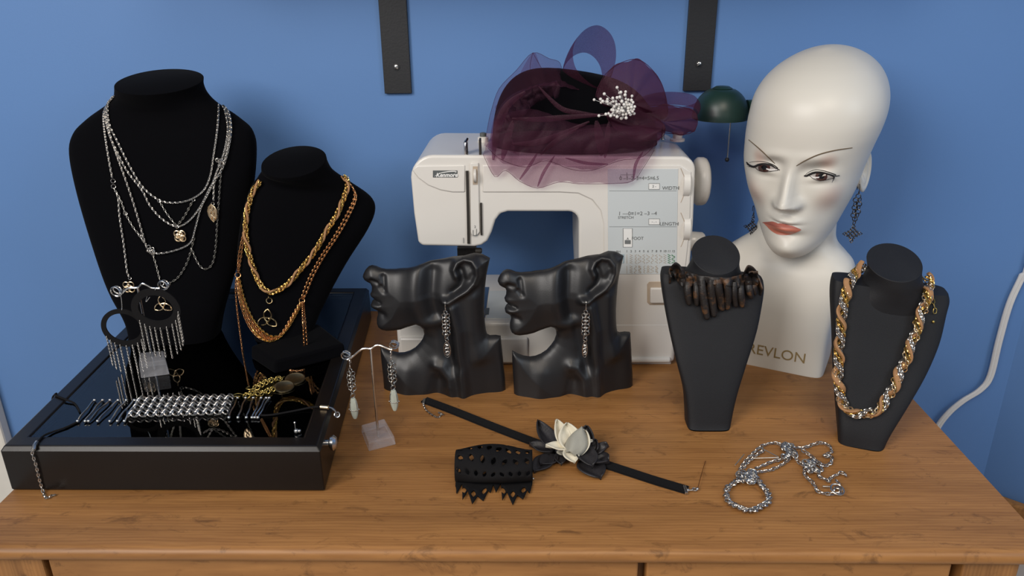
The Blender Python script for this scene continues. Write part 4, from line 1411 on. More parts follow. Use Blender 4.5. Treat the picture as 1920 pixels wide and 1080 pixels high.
def puff(px, y, depth, c, bulge, name='ribbon_puff'):
    """a rounded fold of ribbon, closed front and back"""
    P = smooth_path([at_y(p[0], p[1], y) for p in px], 8, closed=True)
    C = at_y(c[0], c[1], y)
    b = MB()
    for sgn in (-1, 1):
        rows = []
        for i in range(15):
            t = i / 14
            r = []
            for j, p in enumerate(P + [P[0]]):
                q = p.lerp(C, t)
                w = math.sin(math.pi * min(1, t * 1.0) * 0.5)
                fold = 0.0022 * math.sin(j / len(P) * 2 * math.pi * 7 + t * 2.0) * (1 - t)
                r.append(q + Vector((0, sgn * (depth * w) + fold, fold * 0.6)))
            rows.append(r)
        b.grid(rows)
    b.tube(P, 0.0005, 5, closed=True)
    return b.build(name, M['crin'], ht, auto=180)


puff([(1118, 186), (1128, 150), (1150, 126), (1178, 113), (1200, 113), (1222, 130), (1240, 156), (1250, 190), (1250, 216), (1225, 226), (1180, 216), (1146, 204)], 1.0, 0.022, (1180, 190), 0)
puff([(1186, 205), (1226, 198), (1262, 198), (1300, 208), (1308, 228), (1300, 246), (1280, 252), (1240, 248), (1205, 240)], 0.995, 0.016, (1240, 226), 0)
puff([(1140, 210), (1180, 206), (1220, 216), (1246, 236), (1240, 258), (1210, 262), (1170, 250), (1145, 232)], 0.972, 0.014, (1190, 234), 0)
ribbon_loop('ribbon_loop', [(1186, 204), (1220, 188), (1262, 184), (1300, 190), (1306, 204), (1270, 214), (1220, 214)], 1.02, 0.030, shift=(0.004, 0, 0.012))
# pearl stamens
rnd = random.Random(3)
root = at_y(1176, 212, 0.965)
tips = [(1157, 164), (1133, 176), (1114, 187), (1126, 186), (1139, 186), (1139, 191), (1149, 184), (1173, 172), (1172, 178), (1164, 173), (1185, 180), (1184, 188), (1178, 187), (1157, 183), (1162, 182), (1166, 190), (1174, 192), (1181, 196), (1187, 192),
        (1150, 203), (1156, 196), (1160, 204), (1166, 202), (1172, 200), (1168, 208), (1178, 203), (1184, 201), (1188, 205), (1145, 217), (1136, 214), (1141, 213), (1123, 217), (1150, 210), (1157, 219), (1162, 212), (1168, 215), (1174, 214), (1180, 212), (1186, 209), (1190, 200),
        (1130, 190), (1137, 191), (1144, 194), (1150, 190), (1155, 190), (1161, 196), (1165, 222), (1174, 221), (1158, 209), (1152, 200), (1178, 208), (1183, 206), (1170, 196), (1176, 197), (1189, 213), (1150, 207), (1164, 207), (1147, 206), (1155, 206), (1182, 215)]
sb = MB(); pb = MB()
for i, (x, y) in enumerate(tips):
    p = at_y(x, y, 0.945 - 0.012 * rnd.random())
    sb.tube([root, root.lerp(p, 0.5) + Vector((0, -0.004, 0.001)), p], 0.00025, 5)
    pb.ball(p, 0.0017 + 0.0004 * rnd.random(), 10, 7)
    if i % 2 == 0 and (p - root).length > 0.012: pb.ball(root.lerp(p, 0.8) + Vector((0, -0.002, 0)), 0.0015, 10, 7)
sp2 = sb.build('stamen_stems', M['ink_white'], ht)
pb.build('pearls', M['pearl'], sp2)
# ------------------------------------------------------------------ jewellery helpers
def lens_outline(r, n=14):
    """pointed oval: two arcs that meet at (0,0) and (0,1)*len"""
    d = r / 2; h = math.sqrt(r * r - d * d)
    a0 = math.asin(h / r)
    L_ = [(-d + r * math.cos(t), r * math.sin(t)) for t in np.linspace(-a0, a0, n)]
    R__ = [(d + r * math.cos(t), r * math.sin(t)) for t in np.linspace(math.pi - a0, math.pi + a0, n)]
    return L_ + R__[1:-1], h


def triquetra(b, c, size, xd, ud, wire, mi=0):
    ol, h = lens_outline(1.0)
    X, U = Vector(xd).normalized(), Vector(ud).normalized(); nz = X.cross(U)
    off = h - 0.5773
    for k in range(3):
        a = math.radians(90 + 120 * k)
        ax = (math.cos(a), math.sin(a)); px = (-math.sin(a), math.cos(a))
        pts = []
        for j, (u, v) in enumerate(ol):
            w = v + h - 0.29
            x = ax[0] * w + px[0] * u; y = ax[1] * w + px[1] * u
            pts.append(Vector(c) + (X * x + U * y) * size / 1.9 + nz * wire * 0.5 * math.sin(j * 0.9 + k))
        b.tube(pts, wire, 6, closed=True, mi=mi)


def quatrefoil(b, c, size, xd, ud, wire, petals=4, mi=0):
    X, U = Vector(xd).normalized(), Vector(ud).normalized(); c = Vector(c); nz = X.cross(U)
    for k in range(petals):
        a = 2 * math.pi * (k + 0.5) / petals
        ring_mb(b, c + (X * math.cos(a) + U * math.sin(a)) * size * 0.26 + nz * wire * 0.4 * (k % 2), size * 0.25, wire, nz, mi=mi)
    ring_mb(b, c, size * 0.2, wire, nz, mi=mi)


def facing(p, tilt=0.0):
    """right, up and towards-viewer directions at a point that hangs facing the room"""
    n = Vector((0, -1, tilt)).normalized()
    X = Vector((1, 0, 0)); U = n.cross(X) * 1.0
    U = Vector((0, tilt, 1)).normalized()
    return X, U, n


def on_body(bvh, px, py, off=0.002, default=None):
    d = ray(px, py).normalized()
    hit, nrm, _, dist = bvh.ray_cast(EYE, d)
    if hit is None: return at_y(px, py, default or 0.95)
    return EYE + d * (dist - off / max(0.45, abs(nrm.dot(d))))


def strand(bvh, pts, conv, **kw):
    off = kw.pop('off', 0.0018)
    return chain_mb(drape(bvh, [conv(*p) for p in pts], off=off), **kw)


# ------------------------------------------------------------------ layered silver necklace on the tall bust
A1 = lambda x, y: (100 + x / 2.3475, 100 + y / 2.3475)
nk = empty('layered_necklace', on_body(B1, *A1(540, 760)), 'many-stranded silver chain necklace with knot charms draped over the tall velvet bust', 'necklace')
curb = dict(pitch=0.0034, width=0.0036, wire=0.00062, twist=(35, 145), seg=9, n=5)
for i, (pts, kw) in enumerate([
    ([(268, 186), (240, 228), (246, 310), (283, 390), (338, 500), (395, 590), (465, 645), (530, 658), (600, 645), (660, 605), (690, 540), (705, 450), (722, 330), (728, 222)], curb),
    ([(258, 196), (228, 250), (244, 350), (284, 440), (326, 520), (392, 605), (425, 670), (480, 730), (545, 762), (600, 735), (650, 670), (690, 590), (735, 520), (765, 420), (778, 300), (742, 226)], curb),
    ([(262, 190), (232, 240), (243, 335), (280, 450), (316, 550), (353, 660), (383, 760), (410, 850), (440, 880), (520, 872), (600, 837), (625, 770), (650, 680), (690, 600), (716, 530), (750, 440), (768, 330), (750, 232)], curb),
    ([(250, 205), (222, 260), (225, 340), (240, 440), (256, 530), (261, 550)], curb),
    ([(272, 600), (286, 640), (292, 720), (310, 840), (325, 960), (335, 985)], curb),
    ([(745, 228), (772, 260), (782, 340), (766, 440), (742, 512), (712, 560), (706, 610), (706, 656)], curb),
]):
    strand(B1, pts, A1, off=0.0020 + 0.0006 * (i % 3), **kw).build('chain_strand', M['silver'], nk)
thin = dict(pitch=0.0036, width=0.0028, wire=0.00045, twist=(15, 105), seg=9, n=5)
for pts in ([(468, 652), (500, 705), (540, 757)], [(545, 757), (578, 716), (616, 645)], [(266, 592), (298, 650), (316, 700), (348, 760), (380, 802), (412, 850)],
            [(434, 872), (452, 930), (466, 985), (472, 1008)], [(494, 1018), (545, 990), (585, 930), (606, 868), (622, 806)],
            [(608, 858), (635, 920), (665, 950), (698, 930), (714, 860), (722, 740), (732, 600), (738, 520)]):
    strand(B1, pts, A1, off=0.0026, **thin).build('fine_chain', M['silver_dim'], nk)
for x, y, r in ((263, 562, 0.0026), (265, 586, 0.0026), (318, 705, 0.0022), (380, 800, 0.0018), (545, 762, 0.0022), (466, 650, 0.0018), (617, 645, 0.0018), (337, 990, 0.0018), (478, 1014, 0.0022), (702, 662, 0.0018)):
    b = MB(); p = on_body(B1, *A1(x, y), 0.003); ring_mb(b, p, r, 0.0004, EYE - p, seg=14, n=5)
    b.build('jump_ring', M['silver'], nk)
for (x, y), rad in (((428, 865), 0.0052), ((733, 482), 0.0046)):
    b = MB(); p = on_body(B1, *A1(x, y), 0.004); rnd = random.Random(int(x))
    for k in range(9): ring_mb(b, p + Vector((rnd.uniform(-1, 1), rnd.uniform(-.5, .3), rnd.uniform(-1.5, 1.5))) * rad * 0.7, 0.0024, 0.00055, (rnd.uniform(-1, 1), -1.2, rnd.uniform(-1, 1)), seg=14, n=5)
    b.build('chain_knot', M['silver'], nk)
# round gold knot, leaf charm, flower knot, triquetra
p = on_body(B1, *A1(558, 804), 0.003); b = MB(); X, U, n_ = facing(p)
quatrefoil(b, p, 0.0165, X, U, 0.0010, 4); quatrefoil(b, p + n_ * 0.0005, 0.011, X, U, 0.0009, 3)
b.lathe(p + Vector((0, 0.001, 0)), [(0, 0), (0.0055, 0), (0.0055, 0.0006), (0, 0.0006)], axis=n_, n=22)
b.build('knot_charm', M['charm_gold'], nk)
p = on_body(B1, *A1(701, 703), 0.003); b = MB()
ol = [(0, .5), (.16, .34), (.24, .1), (.22, -.15), (.12, -.36), (0, -.5), (-.12, -.36), (-.22, -.15), (-.24, .1), (-.16, .34)]
sz = 0.0245
b.prism([p + X * u * sz + U * v * sz + Vector((0, 0.0008, 0)) for u, v in reversed(ol)], [p + X * u * sz + U * v * sz - Vector((0, 0.0004, 0)) for u, v in reversed(ol)])
b.tube([p + X * u * sz + U * v * sz - Vector((0, 0.0004, 0)) for u, v in ol], 0.0008, 6, closed=True)
for k in (-1, 1):
    b.tube([p + U * sz * (0.42 - 0.84 * t) + X * (k * 0.09 * sz * math.sin(t * 9)) - Vector((0, 0.0010, 0)) for t in np.linspace(0, 1, 26)], 0.0006, 5)
b.build('leaf_charm', M['charm_gold'], nk)
p = on_body(B1, 242, 538, 0.006); b = MB(); quatrefoil(b, p, 0.0165, X, U, 0.0008, 4); b.build('flower_charm', M['charm_gold'], nk)
p = on_body(B1, 305, 572, 0.004); b = MB(); triquetra(b, p, 0.0175, X, U, 0.0008); ring_mb(b, p + U * 0.0165, 0.002, 0.0004, Vector((1, 0.3, 0))); b.build('triquetra_charm', M['charm_gold'], nk)


# ------------------------------------------------------------------ twisted and braided necklaces
def twist(path, radius, turns_len, phase, step=0.0012, flat=0.75):
    P = resample(path, step); out = []
    for i, p in enumerate(P):
        a, c = P[max(i - 1, 0)], P[min(i + 1, len(P) - 1)]
        t = (c - a).normalized(); up = (EYE - p); up = (up - t * up.dot(t)).normalized(); w = t.cross(up)
        th = 2 * math.pi * i * step / turns_len + phase
        out.append(p + w * math.cos(th) * radius + up * math.sin(th) * radius * flat)
    return out


A2 = lambda x, y: (400 + x / 2.347, 260 + y / 2.347)
gn = empty('braided_choker', on_body(B2, *A2(250, 680)), 'gold chain and tan cord twisted choker with a bronze triquetra on the tilted velvet bust', 'necklace')
path = drape(B2, [A2(*p) for p in [(208, 188), (176, 226), (156, 290), (142, 370), (146, 450), (166, 540), (200, 630), (250, 676), (312, 652), (380, 580), (440, 505), (490, 420), (545, 330), (582, 240), (590, 190), (566, 160)]], off=0.0045)
b = MB(); P = twist(path, 0.0024, 0.036, 0.0); b.tube(P, 0.0015, 7); b.build('suede_cord', M['tan_cord'], gn)
for ph in (2.1, 4.2):
    chain_mb(twist(path, 0.0024, 0.036, ph), pitch=0.0026, width=0.0030, wire=0.0006, twist=(30, 130), seg=8, n=5).build('gold_chain', M['gold'], gn)
chain_mb(twist(path, 0.0030, 0.050, 1.0), pitch=0.0034, width=0.0026, wire=0.0004, twist=(10, 100), seg=8, n=4).build('fine_chain', M['brass_dim'], gn)
p = on_body(B2, *A2(246, 713), 0.003)
b = MB(); ring_mb(b, p, 0.0036, 0.0006, EYE - p); ring_mb(b, p + Vector((0, -0.001, 0.005)), 0.0018, 0.0004, (1, 0.2, 0)); b.build('pendant_ring', M['bronze'], gn)
p = on_body(B2, *A2(238, 796), 0.003); b = MB(); triquetra(b, p, 0.0185, Vector((0.98, 0, -0.12)), Vector((0.12, 0.1, 0.98)), 0.00085); b.build('triquetra_pendant', M['bronze'], gn)

ln = empty('lariat_necklace', on_body(B2, *A2(245, 890)), 'copper multi-chain lariat with dangling ends on the tilted velvet bust', 'necklace')
cable = dict(pitch=0.0030, width=0.0027, wire=0.0005, twist=(20, 110), seg=8, n=5)
low = [(108, 612), (122, 700), (152, 790), (192, 852), (246, 884), (302, 860), (350, 786), (388, 716)]
for k, (dx, dy) in enumerate(((-12, 6), (-4, 2), (4, -2), (11, -7), (17, -14), (-1, 9))):
    pts = [(x + dx * (0.4 + 0.6 * math.sin(math.pi * i / 7)), y + dy * math.sin(math.pi * i / 7)) for i, (x, y) in enumerate(low)]
    strand(B2, pts, A2, off=0.002 + 0.0007 * (k % 3), **cable).build('chain_strand', M['copper'] if k < 4 else M['gold'], ln)
for dx in (-7, 7):
    strand(B2, [(392 + dx * .3, 706), (402 + dx, 680), (432 + dx, 606), (482 + dx, 516), (542 + dx, 426), (590 + dx, 340), (624 + dx * .6, 262), (612, 214), (590, 190)], A2, off=0.003, **cable).build('chain_strand', M['copper'], ln)
    strand(B2, [(150 + dx * .4, 300), (134 + dx * .5, 420), (118 + dx * .8, 510), (109 + dx * .3, 590)], A2, off=0.003, **cable).build('chain_strand', M['copper'], ln)
for x, y in ((108, 600), (390, 712)):
    b = MB(); p = on_body(B2, *A2(x, y), 0.004, 0.9); ring_mb(b, p, 0.0034, 0.0006, EYE - p); b.build('joining_ring', M['copper'], ln)
for pts, yy in (([(100, 620), (98, 660), (103, 740), (117, 850), (130, 950)], 0.905), ([(392, 716), (394, 800), (399, 900), (402, 1005)], 0.885), ([(398, 720), (404, 800), (412, 900), (417, 972)], 0.888)):
    P = [at_y(*A2(*q), yy) for q in pts]
    if pts[-1][1] == 1005: P += [at_z(*A2(398, 1016), GZ + 0.002), at_z(*A2(372, 1022), GZ + 0.0016), at_z(*A2(340, 1020), GZ + 0.0016)]
    p0 = on_body(B2, *A2(*pts[0]), 0.003, yy); P[0] = p0
    bb = chain_mb(smooth_path(P, 6), **cable); bb.ball(P[-1], 0.0021, 8, 6)
    bb.build('dangling_chain', M['copper'], ln)

A4 = lambda x, y: (1540 + x / 2.7, 460 + y / 2.7)
bn = empty('braided_necklace', on_body(B4, *A4(230, 855)), 'thick necklace braided from tan suede, silver and gold chains on the right-hand black bust', 'necklace')
path = drape(B4, [A4(*p) for p in [(222, 96), (188, 124), (160, 158), (124, 240), (106, 340), (98, 440), (88, 540), (86, 640), (90, 730), (112, 800), (166, 850), (232, 852), (300, 822), (352, 738), (402, 640), (440, 540), (475, 450), (502, 360), (532, 270), (546, 196), (524, 142)]], off=0.006)
b = MB(); b.tube(twist(path, 0.0044, 0.036, 0.0), 0.0031, 8, flat=0.55); b.build('suede_cord', M['tan_cord'], bn)
for k, ph in enumerate((1.6, 2.5)):
    chain_mb(twist(path, 0.0044, 0.034, ph), pitch=0.0042, width=0.0046, wire=0.00075, twist=(30, 140), seg=9, n=5).build('silver_chain', M['silver'], bn)
chain_mb(twist(path, 0.0044, 0.034, 3.6), pitch=0.0034, width=0.0040, wire=0.0009, twist=(30, 140), seg=9, n=5).build('gold_chain', M['gold'], bn)
b = MB(); 
for p in resample(twist(path, 0.0042, 0.034, 4.6), 0.0021): b.ball(p, 0.0011, 6, 4)
b.build('bead_chain', M['brass_dim'], bn)
chain_mb(twist(path, 0.0044, 0.034, 5.3), pitch=0.0048, width=0.0044, wire=0.0006, twist=(10, 100), seg=9, n=5).build('loose_gold_chain', M['charm_gold'], bn)
P = [on_body(B4, *A4(x, y), 0.003, 0.82) for x, y in ((552, 248), (566, 285), (576, 322), (572, 362))]
b = chain_mb(smooth_path(P, 5), pitch=0.0058, width=0.0050, wire=0.0005, twist=(5, 60), seg=10, n=5); b.ball(P[-1] - Vector((0, 0, 0.006)), 0.0018, 8, 6)
b.build('extender_chain', M['brass_dim'], bn)

# ------------------------------------------------------------------ ruffled leather choker
A3 = lambda x, y: (1220 + x / 2.512, 430 + y / 2.512)
lc = empty('leather_choker', on_body(B3, *A3(290, 250)), 'ruffled scorched black leather choker around the neck of a black bust', 'choker')
m_ = M['leather']; nt_, N_, L_k, p_ = nodes_of(m_)
tc_ = N_.new('ShaderNodeTexCoord'); nz_ = N_.new('ShaderNodeTexNoise'); nz_.inputs['Scale'].default_value = 95; nz_.inputs['Detail'].default_value = 3
L_k.new(tc_.outputs['Object'], nz_.inputs['Vector'])
cr_ = N_.new('ShaderNodeValToRGB'); cr_.color_ramp.elements[0].position = 0.52; cr_.color_ramp.elements[0].color = (0.012, 0.009, 0.008, 1)
cr_.color_ramp.elements[1].position = 0.74; cr_.color_ramp.elements[1].color = (0.13, 0.058, 0.02, 1)
L_k.new(nz_.outputs['Fac'], cr_.inputs[0]); L_k.new(cr_.outputs[0], p_.inputs['Base Color'])
top = smooth_path([Vector((*A3(*p), 0)) for p in [(108, 158), (140, 196), (180, 200), (230, 215), (300, 224), (370, 226), (420, 214), (470, 200), (505, 196)]], 12)
n = len(top); rows = []
for i in range(9):
    v = i / 8; r = []
    for j, q in enumerate(top):
        u = j / (n - 1)
        wave = math.sin(u * math.pi * 17)
        y = q.y + v * (20 + 7 * math.sin(u * 9)) + wave * 2.0 * v
        p = on_body(B3, q.x + wave * 1.0 * v, y, 0.003 + 0.0035 * v * (1 + wave) + 0.001 * (1 - v), 0.85)
        r.append(p)
    rows.append(r)
b = MB(); b.grid(rows); b.build('collar', M['leather'], lc, auto=180, solid=0.0016)
for x, y0, x1, y1, rad in ((172, 226, 180, 346, 0.0046), (208, 250, 220, 350, 0.004), (242, 240, 262, 412, 0.0052), (286, 236, 296, 400, 0.0050), (318, 236, 332, 372, 0.0050), (358, 250, 364, 366, 0.0046), (392, 250, 400, 356, 0.004), (424, 246, 430, 356, 0.0046), (462, 240, 470, 316, 0.0046), (486, 232, 492, 300, 0.0036), (140, 190, 160, 260, 0.004)):
    P = []
    for k in range(9):
        t = k / 8
        P.append(on_body(B3, *A3(x + (x1 - x) * t + 3 * math.sin(t * 4 + x), y0 + (y1 - y0) * t), 0.0045 + 0.003 * math.sin(math.pi * t), 0.85))
    b = MB(); b.tube(P, [rad * (0.55 + 0.45 * math.sin(math.pi * (0.25 + 0.6 * k / 8))) for k in range(9)], 10)
    b.ball(P[-1], rad * 0.72, 10, 7)
    b.build('leather_fold', M['leather'], lc)
for pts, wd in (([(95, 215), (88, 180), (110, 152), (135, 165), (150, 205)], 0.014), ([(440, 190), (455, 165), (480, 175), (500, 205), (525, 275)], 0.014)):
    P = smooth_path([on_body(B3, *A3(*q), 0.006, 0.86) for q in pts], 6); b = MB()
    b.grid([[p + Vector((0, wd * (t - 0.5) * 0.6, -wd * 0.9 * t)) for t in (0, 0.25, 0.5, 0.75, 1)] for p in P]); b.build('leather_flap', M['leather'], lc, auto=180, solid=0.0016)

# ------------------------------------------------------------------ earrings on the face displays
def drop_earring(lobe, label, group, length, links, charm, mats, hook_mat='steel', scale=1.0, stone=False, name='drop_earring', xd=(1, 0, 0)):
    """hook, a doubled drop of rings and a charm, hanging straight down from lobe"""
    e = empty(name, lobe, label, 'earring', group)
    dn = Vector((0, 0, -1)); X = Vector(xd).normalized(); nrm = X.cross(-dn)
    b = MB(); s = scale
    hk = [lobe + Vector((0, 0.004 * s, -0.004 * s)), lobe + Vector((0, 0.004 * s, 0.002 * s)), lobe + Vector((0, 0.001 * s, 0.0045 * s)), lobe + Vector((0, -0.0022 * s, 0.002 * s)), lobe + Vector((0, -0.0025 * s, -0.004 * s)), lobe + Vector((0, -0.0025 * s, -0.008 * s))]
    b.tube(smooth_path(hk, 5), 0.00045 * s, 6)
    b.tube([hk[-1] + Vector((0, 0, 0.0035 * s)), hk[-1] + Vector((0, 0, 0.0005))], 0.0009 * s, 8)
    b.build('hook', M[hook_mat], e)
    o = hk[-1]; b = MB()
    st = length / links
    for k in range(links):
        w = (0.0032 if 0 < k < links - 2 else 0.0) * s
        c = o + dn * (st * (k + 0.5))
        r = st * 0.72
        for sx in ((-1, 1) if w else (0,)):
            ring_mb(b, c + X * sx * w * 0.8, r * 0.8, 0.0006 * s, (X * (0.75 if k % 2 else -0.75) * (sx or 1) + nrm * 1.0), seg=14, n=6)
        if w: ring_mb(b, c + dn * st * 0.5, r * 0.75, 0.0006 * s, X * 0.9 + nrm * 0.35, seg=14, n=6)
    b.build('ring_chain', M[mats], e)
    q = o + dn * (length + 0.001)
    charm(q, e, X, nrm)
    return e


def oval_charm(mat_name, w=0.0085, h=0.0215):
    def fn(q, e, X, nrm):
        b = MB(); c = q - Vector((0, 0, h / 2))
        b.tube([c + X * math.cos(t) * w / 2 + Vector((0, 0, 1)) * math.sin(t) * h / 2 for t in np.linspace(0, 2 * math.pi, 25)[:-1]], 0.0006, 6, closed=True)
        for k in (-1, 0, 1):
            ring_mb(b, c + Vector((0, 0, k * h * 0.24)), w * 0.30, 0.0005, nrm, seg=14, n=5)
            ring_mb(b, c + Vector((0, 0, k * h * 0.2)) + X * w * 0.12 * (1 if k else -1), w * 0.24, 0.00045, nrm, seg=14, n=5)
        b.build('knot_charm', M[mat_name], e)
    return fn


def stone_charm(q, e, X, nrm):
    h = 0.027; c = q
    b = MB(); rings = []
    for t in np.linspace(0, 1, 11):
        w = 0.0048 * (math.sin(math.pi * (0.10 + 0.84 * t)) ** 0.55); rings.append([c + Vector((0, 0, -h * t)) + (X * math.cos(a) * w + nrm * math.sin(a) * w * 0.6) for a in np.linspace(0, 2 * math.pi, 9)[:-1]])
    b.loft(rings); b.build('stone_drop', M['stone'], e, auto=25)
    b = MB(); zc = c - Vector((0, 0, h * 0.55))
    b.tube([zc + X * math.cos(a) * 0.0053 + nrm * math.sin(a) * 0.0036 for a in np.linspace(0, 2 * math.pi, 19)[:-1]], 0.0004, 5, closed=True)
    b.tube([c - Vector((0, 0, 0.001)) + X * 0.001, c - Vector((0, 0, h * 0.22)) + X * 0.004 + nrm * 0.002, c - Vector((0, 0, h * 0.55)) + X * 0.0045 + nrm * 0.0025], 0.0004, 5)
    b.tube([c - Vector((0, 0, 0.001)) - X * 0.001, c - Vector((0, 0, h * 0.22)) - X * 0.004 + nrm * 0.002, c - Vector((0, 0, h * 0.55)) - X * 0.0045 + nrm * 0.0025], 0.0004, 5)
    b.ball(zc - X * 0.0056, 0.0009, 8, 6); b.ball(zc + X * 0.0056, 0.0009, 8, 6)
    b.build('wire_wrap', M['silver'], e)


def cross_charm(size):
    def fn(q, e, X, nrm):
        b = MB(); U = Vector((0, 0, 1)); c = q - U * size / 2; D = [(X + U).normalized(), (X - U).normalized()]
        for k in (-1.5, -0.5, 0.5, 1.5):
            for d, o in ((D[0], D[1]), (D[1], D[0])):
                P = [c + o * k * size * 0.165 + d * size * t + nrm * size * 0.03 * math.sin(t * 19 + k * math.pi) for t in np.linspace(-0.33, 0.33, 15)]
                b.tube(P, size * 0.036, 6)
        sq = [D[0] * size * .33, D[1] * size * .33, -D[0] * size * .33, -D[1] * size * .33]
        for a in (D[0] + D[1], D[0] - D[1], -D[0] - D[1], -D[0] + D[1]):
            cc = c + a.normalized() * size * 0.43
            a = a.normalized(); s_ = nrm.cross(a)
            b.tube([cc + a * size * 0.13, cc + s_ * size * 0.10 - a * size * .02, cc - a * size * 0.12, cc - s_ * size * 0.10 - a * size * .02], size * 0.032, 6, closed=True)
        b.build('lattice_charm', M['gunmetal'], e)
    return fn


l1, l2 = lobe_point(face1), lobe_point(face2)
drop_earring(l1, 'silver chain earring with oval knot charm on the face display beside the case', 'earrings on the face displays', 0.042, 9, oval_charm('silver'), 'silver')
drop_earring(l2, 'silver chain earring with oval knot charm on the face display nearer the middle', 'earrings on the face displays', 0.042, 9, oval_charm('silver', 0.0062), 'silver')
# earrings of the mannequin
p = on_face(1611, 349, 0.002) or at_y(1611, 349, 1.0)
drop_earring(p, 'gunmetal lattice charm earring hanging from the mannequin ear above the braided necklace', 'mannequin earrings', 0.040, 8, cross_charm(0.0225), 'gunmetal', 'gunmetal', scale=1.05)
p = H2W(-73, -4, 64)
q = at_y(1413, 392, p.y)
drop_earring(q, 'gunmetal lattice charm earring on the far side of the mannequin face', 'mannequin earrings', 0.006, 2, cross_charm(0.021), 'gunmetal', 'gunmetal', xd=(0.62, -0.4, 0))


# ------------------------------------------------------------------ earring stands
def coil(b, c, r, wire, turns=2.0):
    b.tube([c + Vector((math.cos(t) * r * (1 - 0.22 * t / (turns * 2 * math.pi)), 0.0008 * t, math.sin(t) * r * (1 - 0.22 * t / (turns * 2 * math.pi)))) for t in np.linspace(0, turns * 2 * math.pi, int(22 * turns))], wire, 7)


def t_stand(base_poly, z0, hgt, foot, top_px, arm_px, coil_px, label, coil_r=0.0052):
    f = at_z(*foot, z0)
    e = empty('earring_stand', Vector((f.x, f.y, z0)), label, 'earring stand', 'clear-footed earring stands')
    bp = [at_z(x, y, z0) for x, y in base_poly]
    c = sum(bp, Vector()) / len(bp)
    b = MB(); b.prism(bp, [p.lerp(c, 0.06) + Vector((0, 0, hgt)) for p in bp])
    b.build('foot_block', M['acrylic'], e, smooth=False, bevel=0.0012)
    y = c.y; b = MB()
    top = at_y(*top_px, y); cc = Vector((top.x, y, z0 + hgt))
    b.tube([Vector((top.x, y, z0 + 0.003)), top], 0.0015, 8); b.build('stem', M['steel'], e)
    b = MB(); A = smooth_path([at_y(*q, y) for q in arm_px], 5); b.tube(A, 0.0013, 8); b.build('crossbar', M['steel'], e)
    for q in coil_px:
        b = MB(); coil(b, at_y(*q, y - 0.002), coil_r, 0.0009); b.build('end_coil', M['steel'], e)
    return e, y


S2 = lambda x, y: (620 + x / 4.5, 620 + y / 4.5)
st2, y2 = t_stand([S2(258, 858), S2(322, 1022), S2(552, 962), S2(462, 800)], 0.0, 0.011, S2(400, 920), S2(338, 152), [S2(140, 246), S2(175, 228), S2(265, 156), S2(338, 152), S2(400, 122), S2(505, 160), S2(525, 150)], [S2(122, 222), S2(532, 134)],
                  'small T-shaped earring stand with a clear block foot on the wood beside the case')
S1 = lambda x, y: (170 + x / 5.4, 520 + y / 5.4)
st1, y1 = t_stand([S1(512, 905), S1(510, 1025), S1(800, 985), S1(770, 880)], GZ, 0.020, S1(640, 960), S1(478, 104), [S1(250, 185), S1(292, 186), S1(380, 112), S1(478, 104), S1(530, 64), S1(620, 108), S1(700, 112)], [S1(244, 152), S1(724, 92)],
                  'small T-shaped earring stand with a clear block foot on the glass case', coil_r=0.0062)
for px, lab in ((S2(163, 262), 'silver chain earring with wrapped pale stone, on the stand end over the case edge'), (S2(508, 190), 'silver chain earring with wrapped pale stone, on the stand end by the face display')):
    p = at_y(*px, y2 - 0.002) ; drop_earring(p, lab, 'wrapped stone earrings', 0.0375, 8, stone_charm, 'silver_dim', scale=0.9)


def hoop_earring(c, rx, rz, band, chains, hook, label, yoff):
    e = empty('hoop_earring', hook[0], label, 'earring', 'fringed hoop earrings')
    b = MB(); n = 64; fr_, bk = [], []
    rings = []
    for j in range(n):
        a = 2 * math.pi * j / n; d = Vector((math.cos(a), 0, math.sin(a)))
        ps = []
        w = band * (1.0 + 0.35 * max(0, -math.sin(a)))
        for k, yy in ((1, -0.0008), (1, 0.0008), (0, 0.0008), (0, -0.0008)):
            ps.append(c + Vector((d.x * (rx - (0 if k else w)), yy, d.z * (rz - (0 if k else w)))))
        rings.append(ps)
    rings.append(rings[0])
    b.loft(rings, cap=False); b.build('felt_hoop', M['lace'], e, smooth=False)
    for a0, L_ in chains:
        a = math.radians(a0)
        p = c + Vector((math.cos(a) * (rx - band * 0.3), -0.0012, math.sin(a) * (rz - band * 0.3)))
        b = chain_mb([p, p - Vector((0, 0, L_))], pitch=0.0021, width=0.0026, wire=0.0005, twist=(20, 110), seg=8, n=4)
        b.build('fringe_chain', M['silver'], e)
    b = MB(); b.tube(smooth_path(hook, 6), 0.0005, 6); ring_mb(b, hook[-1], 0.0016, 0.0004, (1, 0.3, 0)); b.build('hook', M['steel'], e)
    return e


ya, yb = y1 - 0.004, y1 - 0.010
cL = at_y(*S1(335, 512), ya); sx = (at_y(*S1(560, 512), ya) - at_y(*S1(335, 512), ya)).x
hoop_earring(cL, sx, sx * 0.92, 0.0058, [(a, 0.040) for a in (207, 222, 236, 251, 268, 286, 303, 320)], [at_y(*S1(280, 175), ya), at_y(*S1(296, 160), ya), at_y(*S1(312, 230), ya), at_y(*S1(318, 322), ya)],
             'black felt hoop earring with silver chain fringe, lower one over the case edge', 0)
cR = at_y(*S1(662, 322), yb); sx2 = (at_y(*S1(910, 322), yb) - at_y(*S1(662, 322), yb)).x
hoop_earring(cR, sx2, sx2 * 0.90, 0.0085, [(a, 0.042) for a in (216, 232, 246, 259, 273, 290, 308, 324, 340, 353)], [at_y(*S1(600, 200), yb), at_y(*S1(560, 248), yb), at_y(*S1(585, 150), yb), at_y(*S1(612, 112), yb), at_y(*S1(655, 122), yb)],
             'black felt hoop earring with silver chain fringe, higher one before the tall bust', 0)
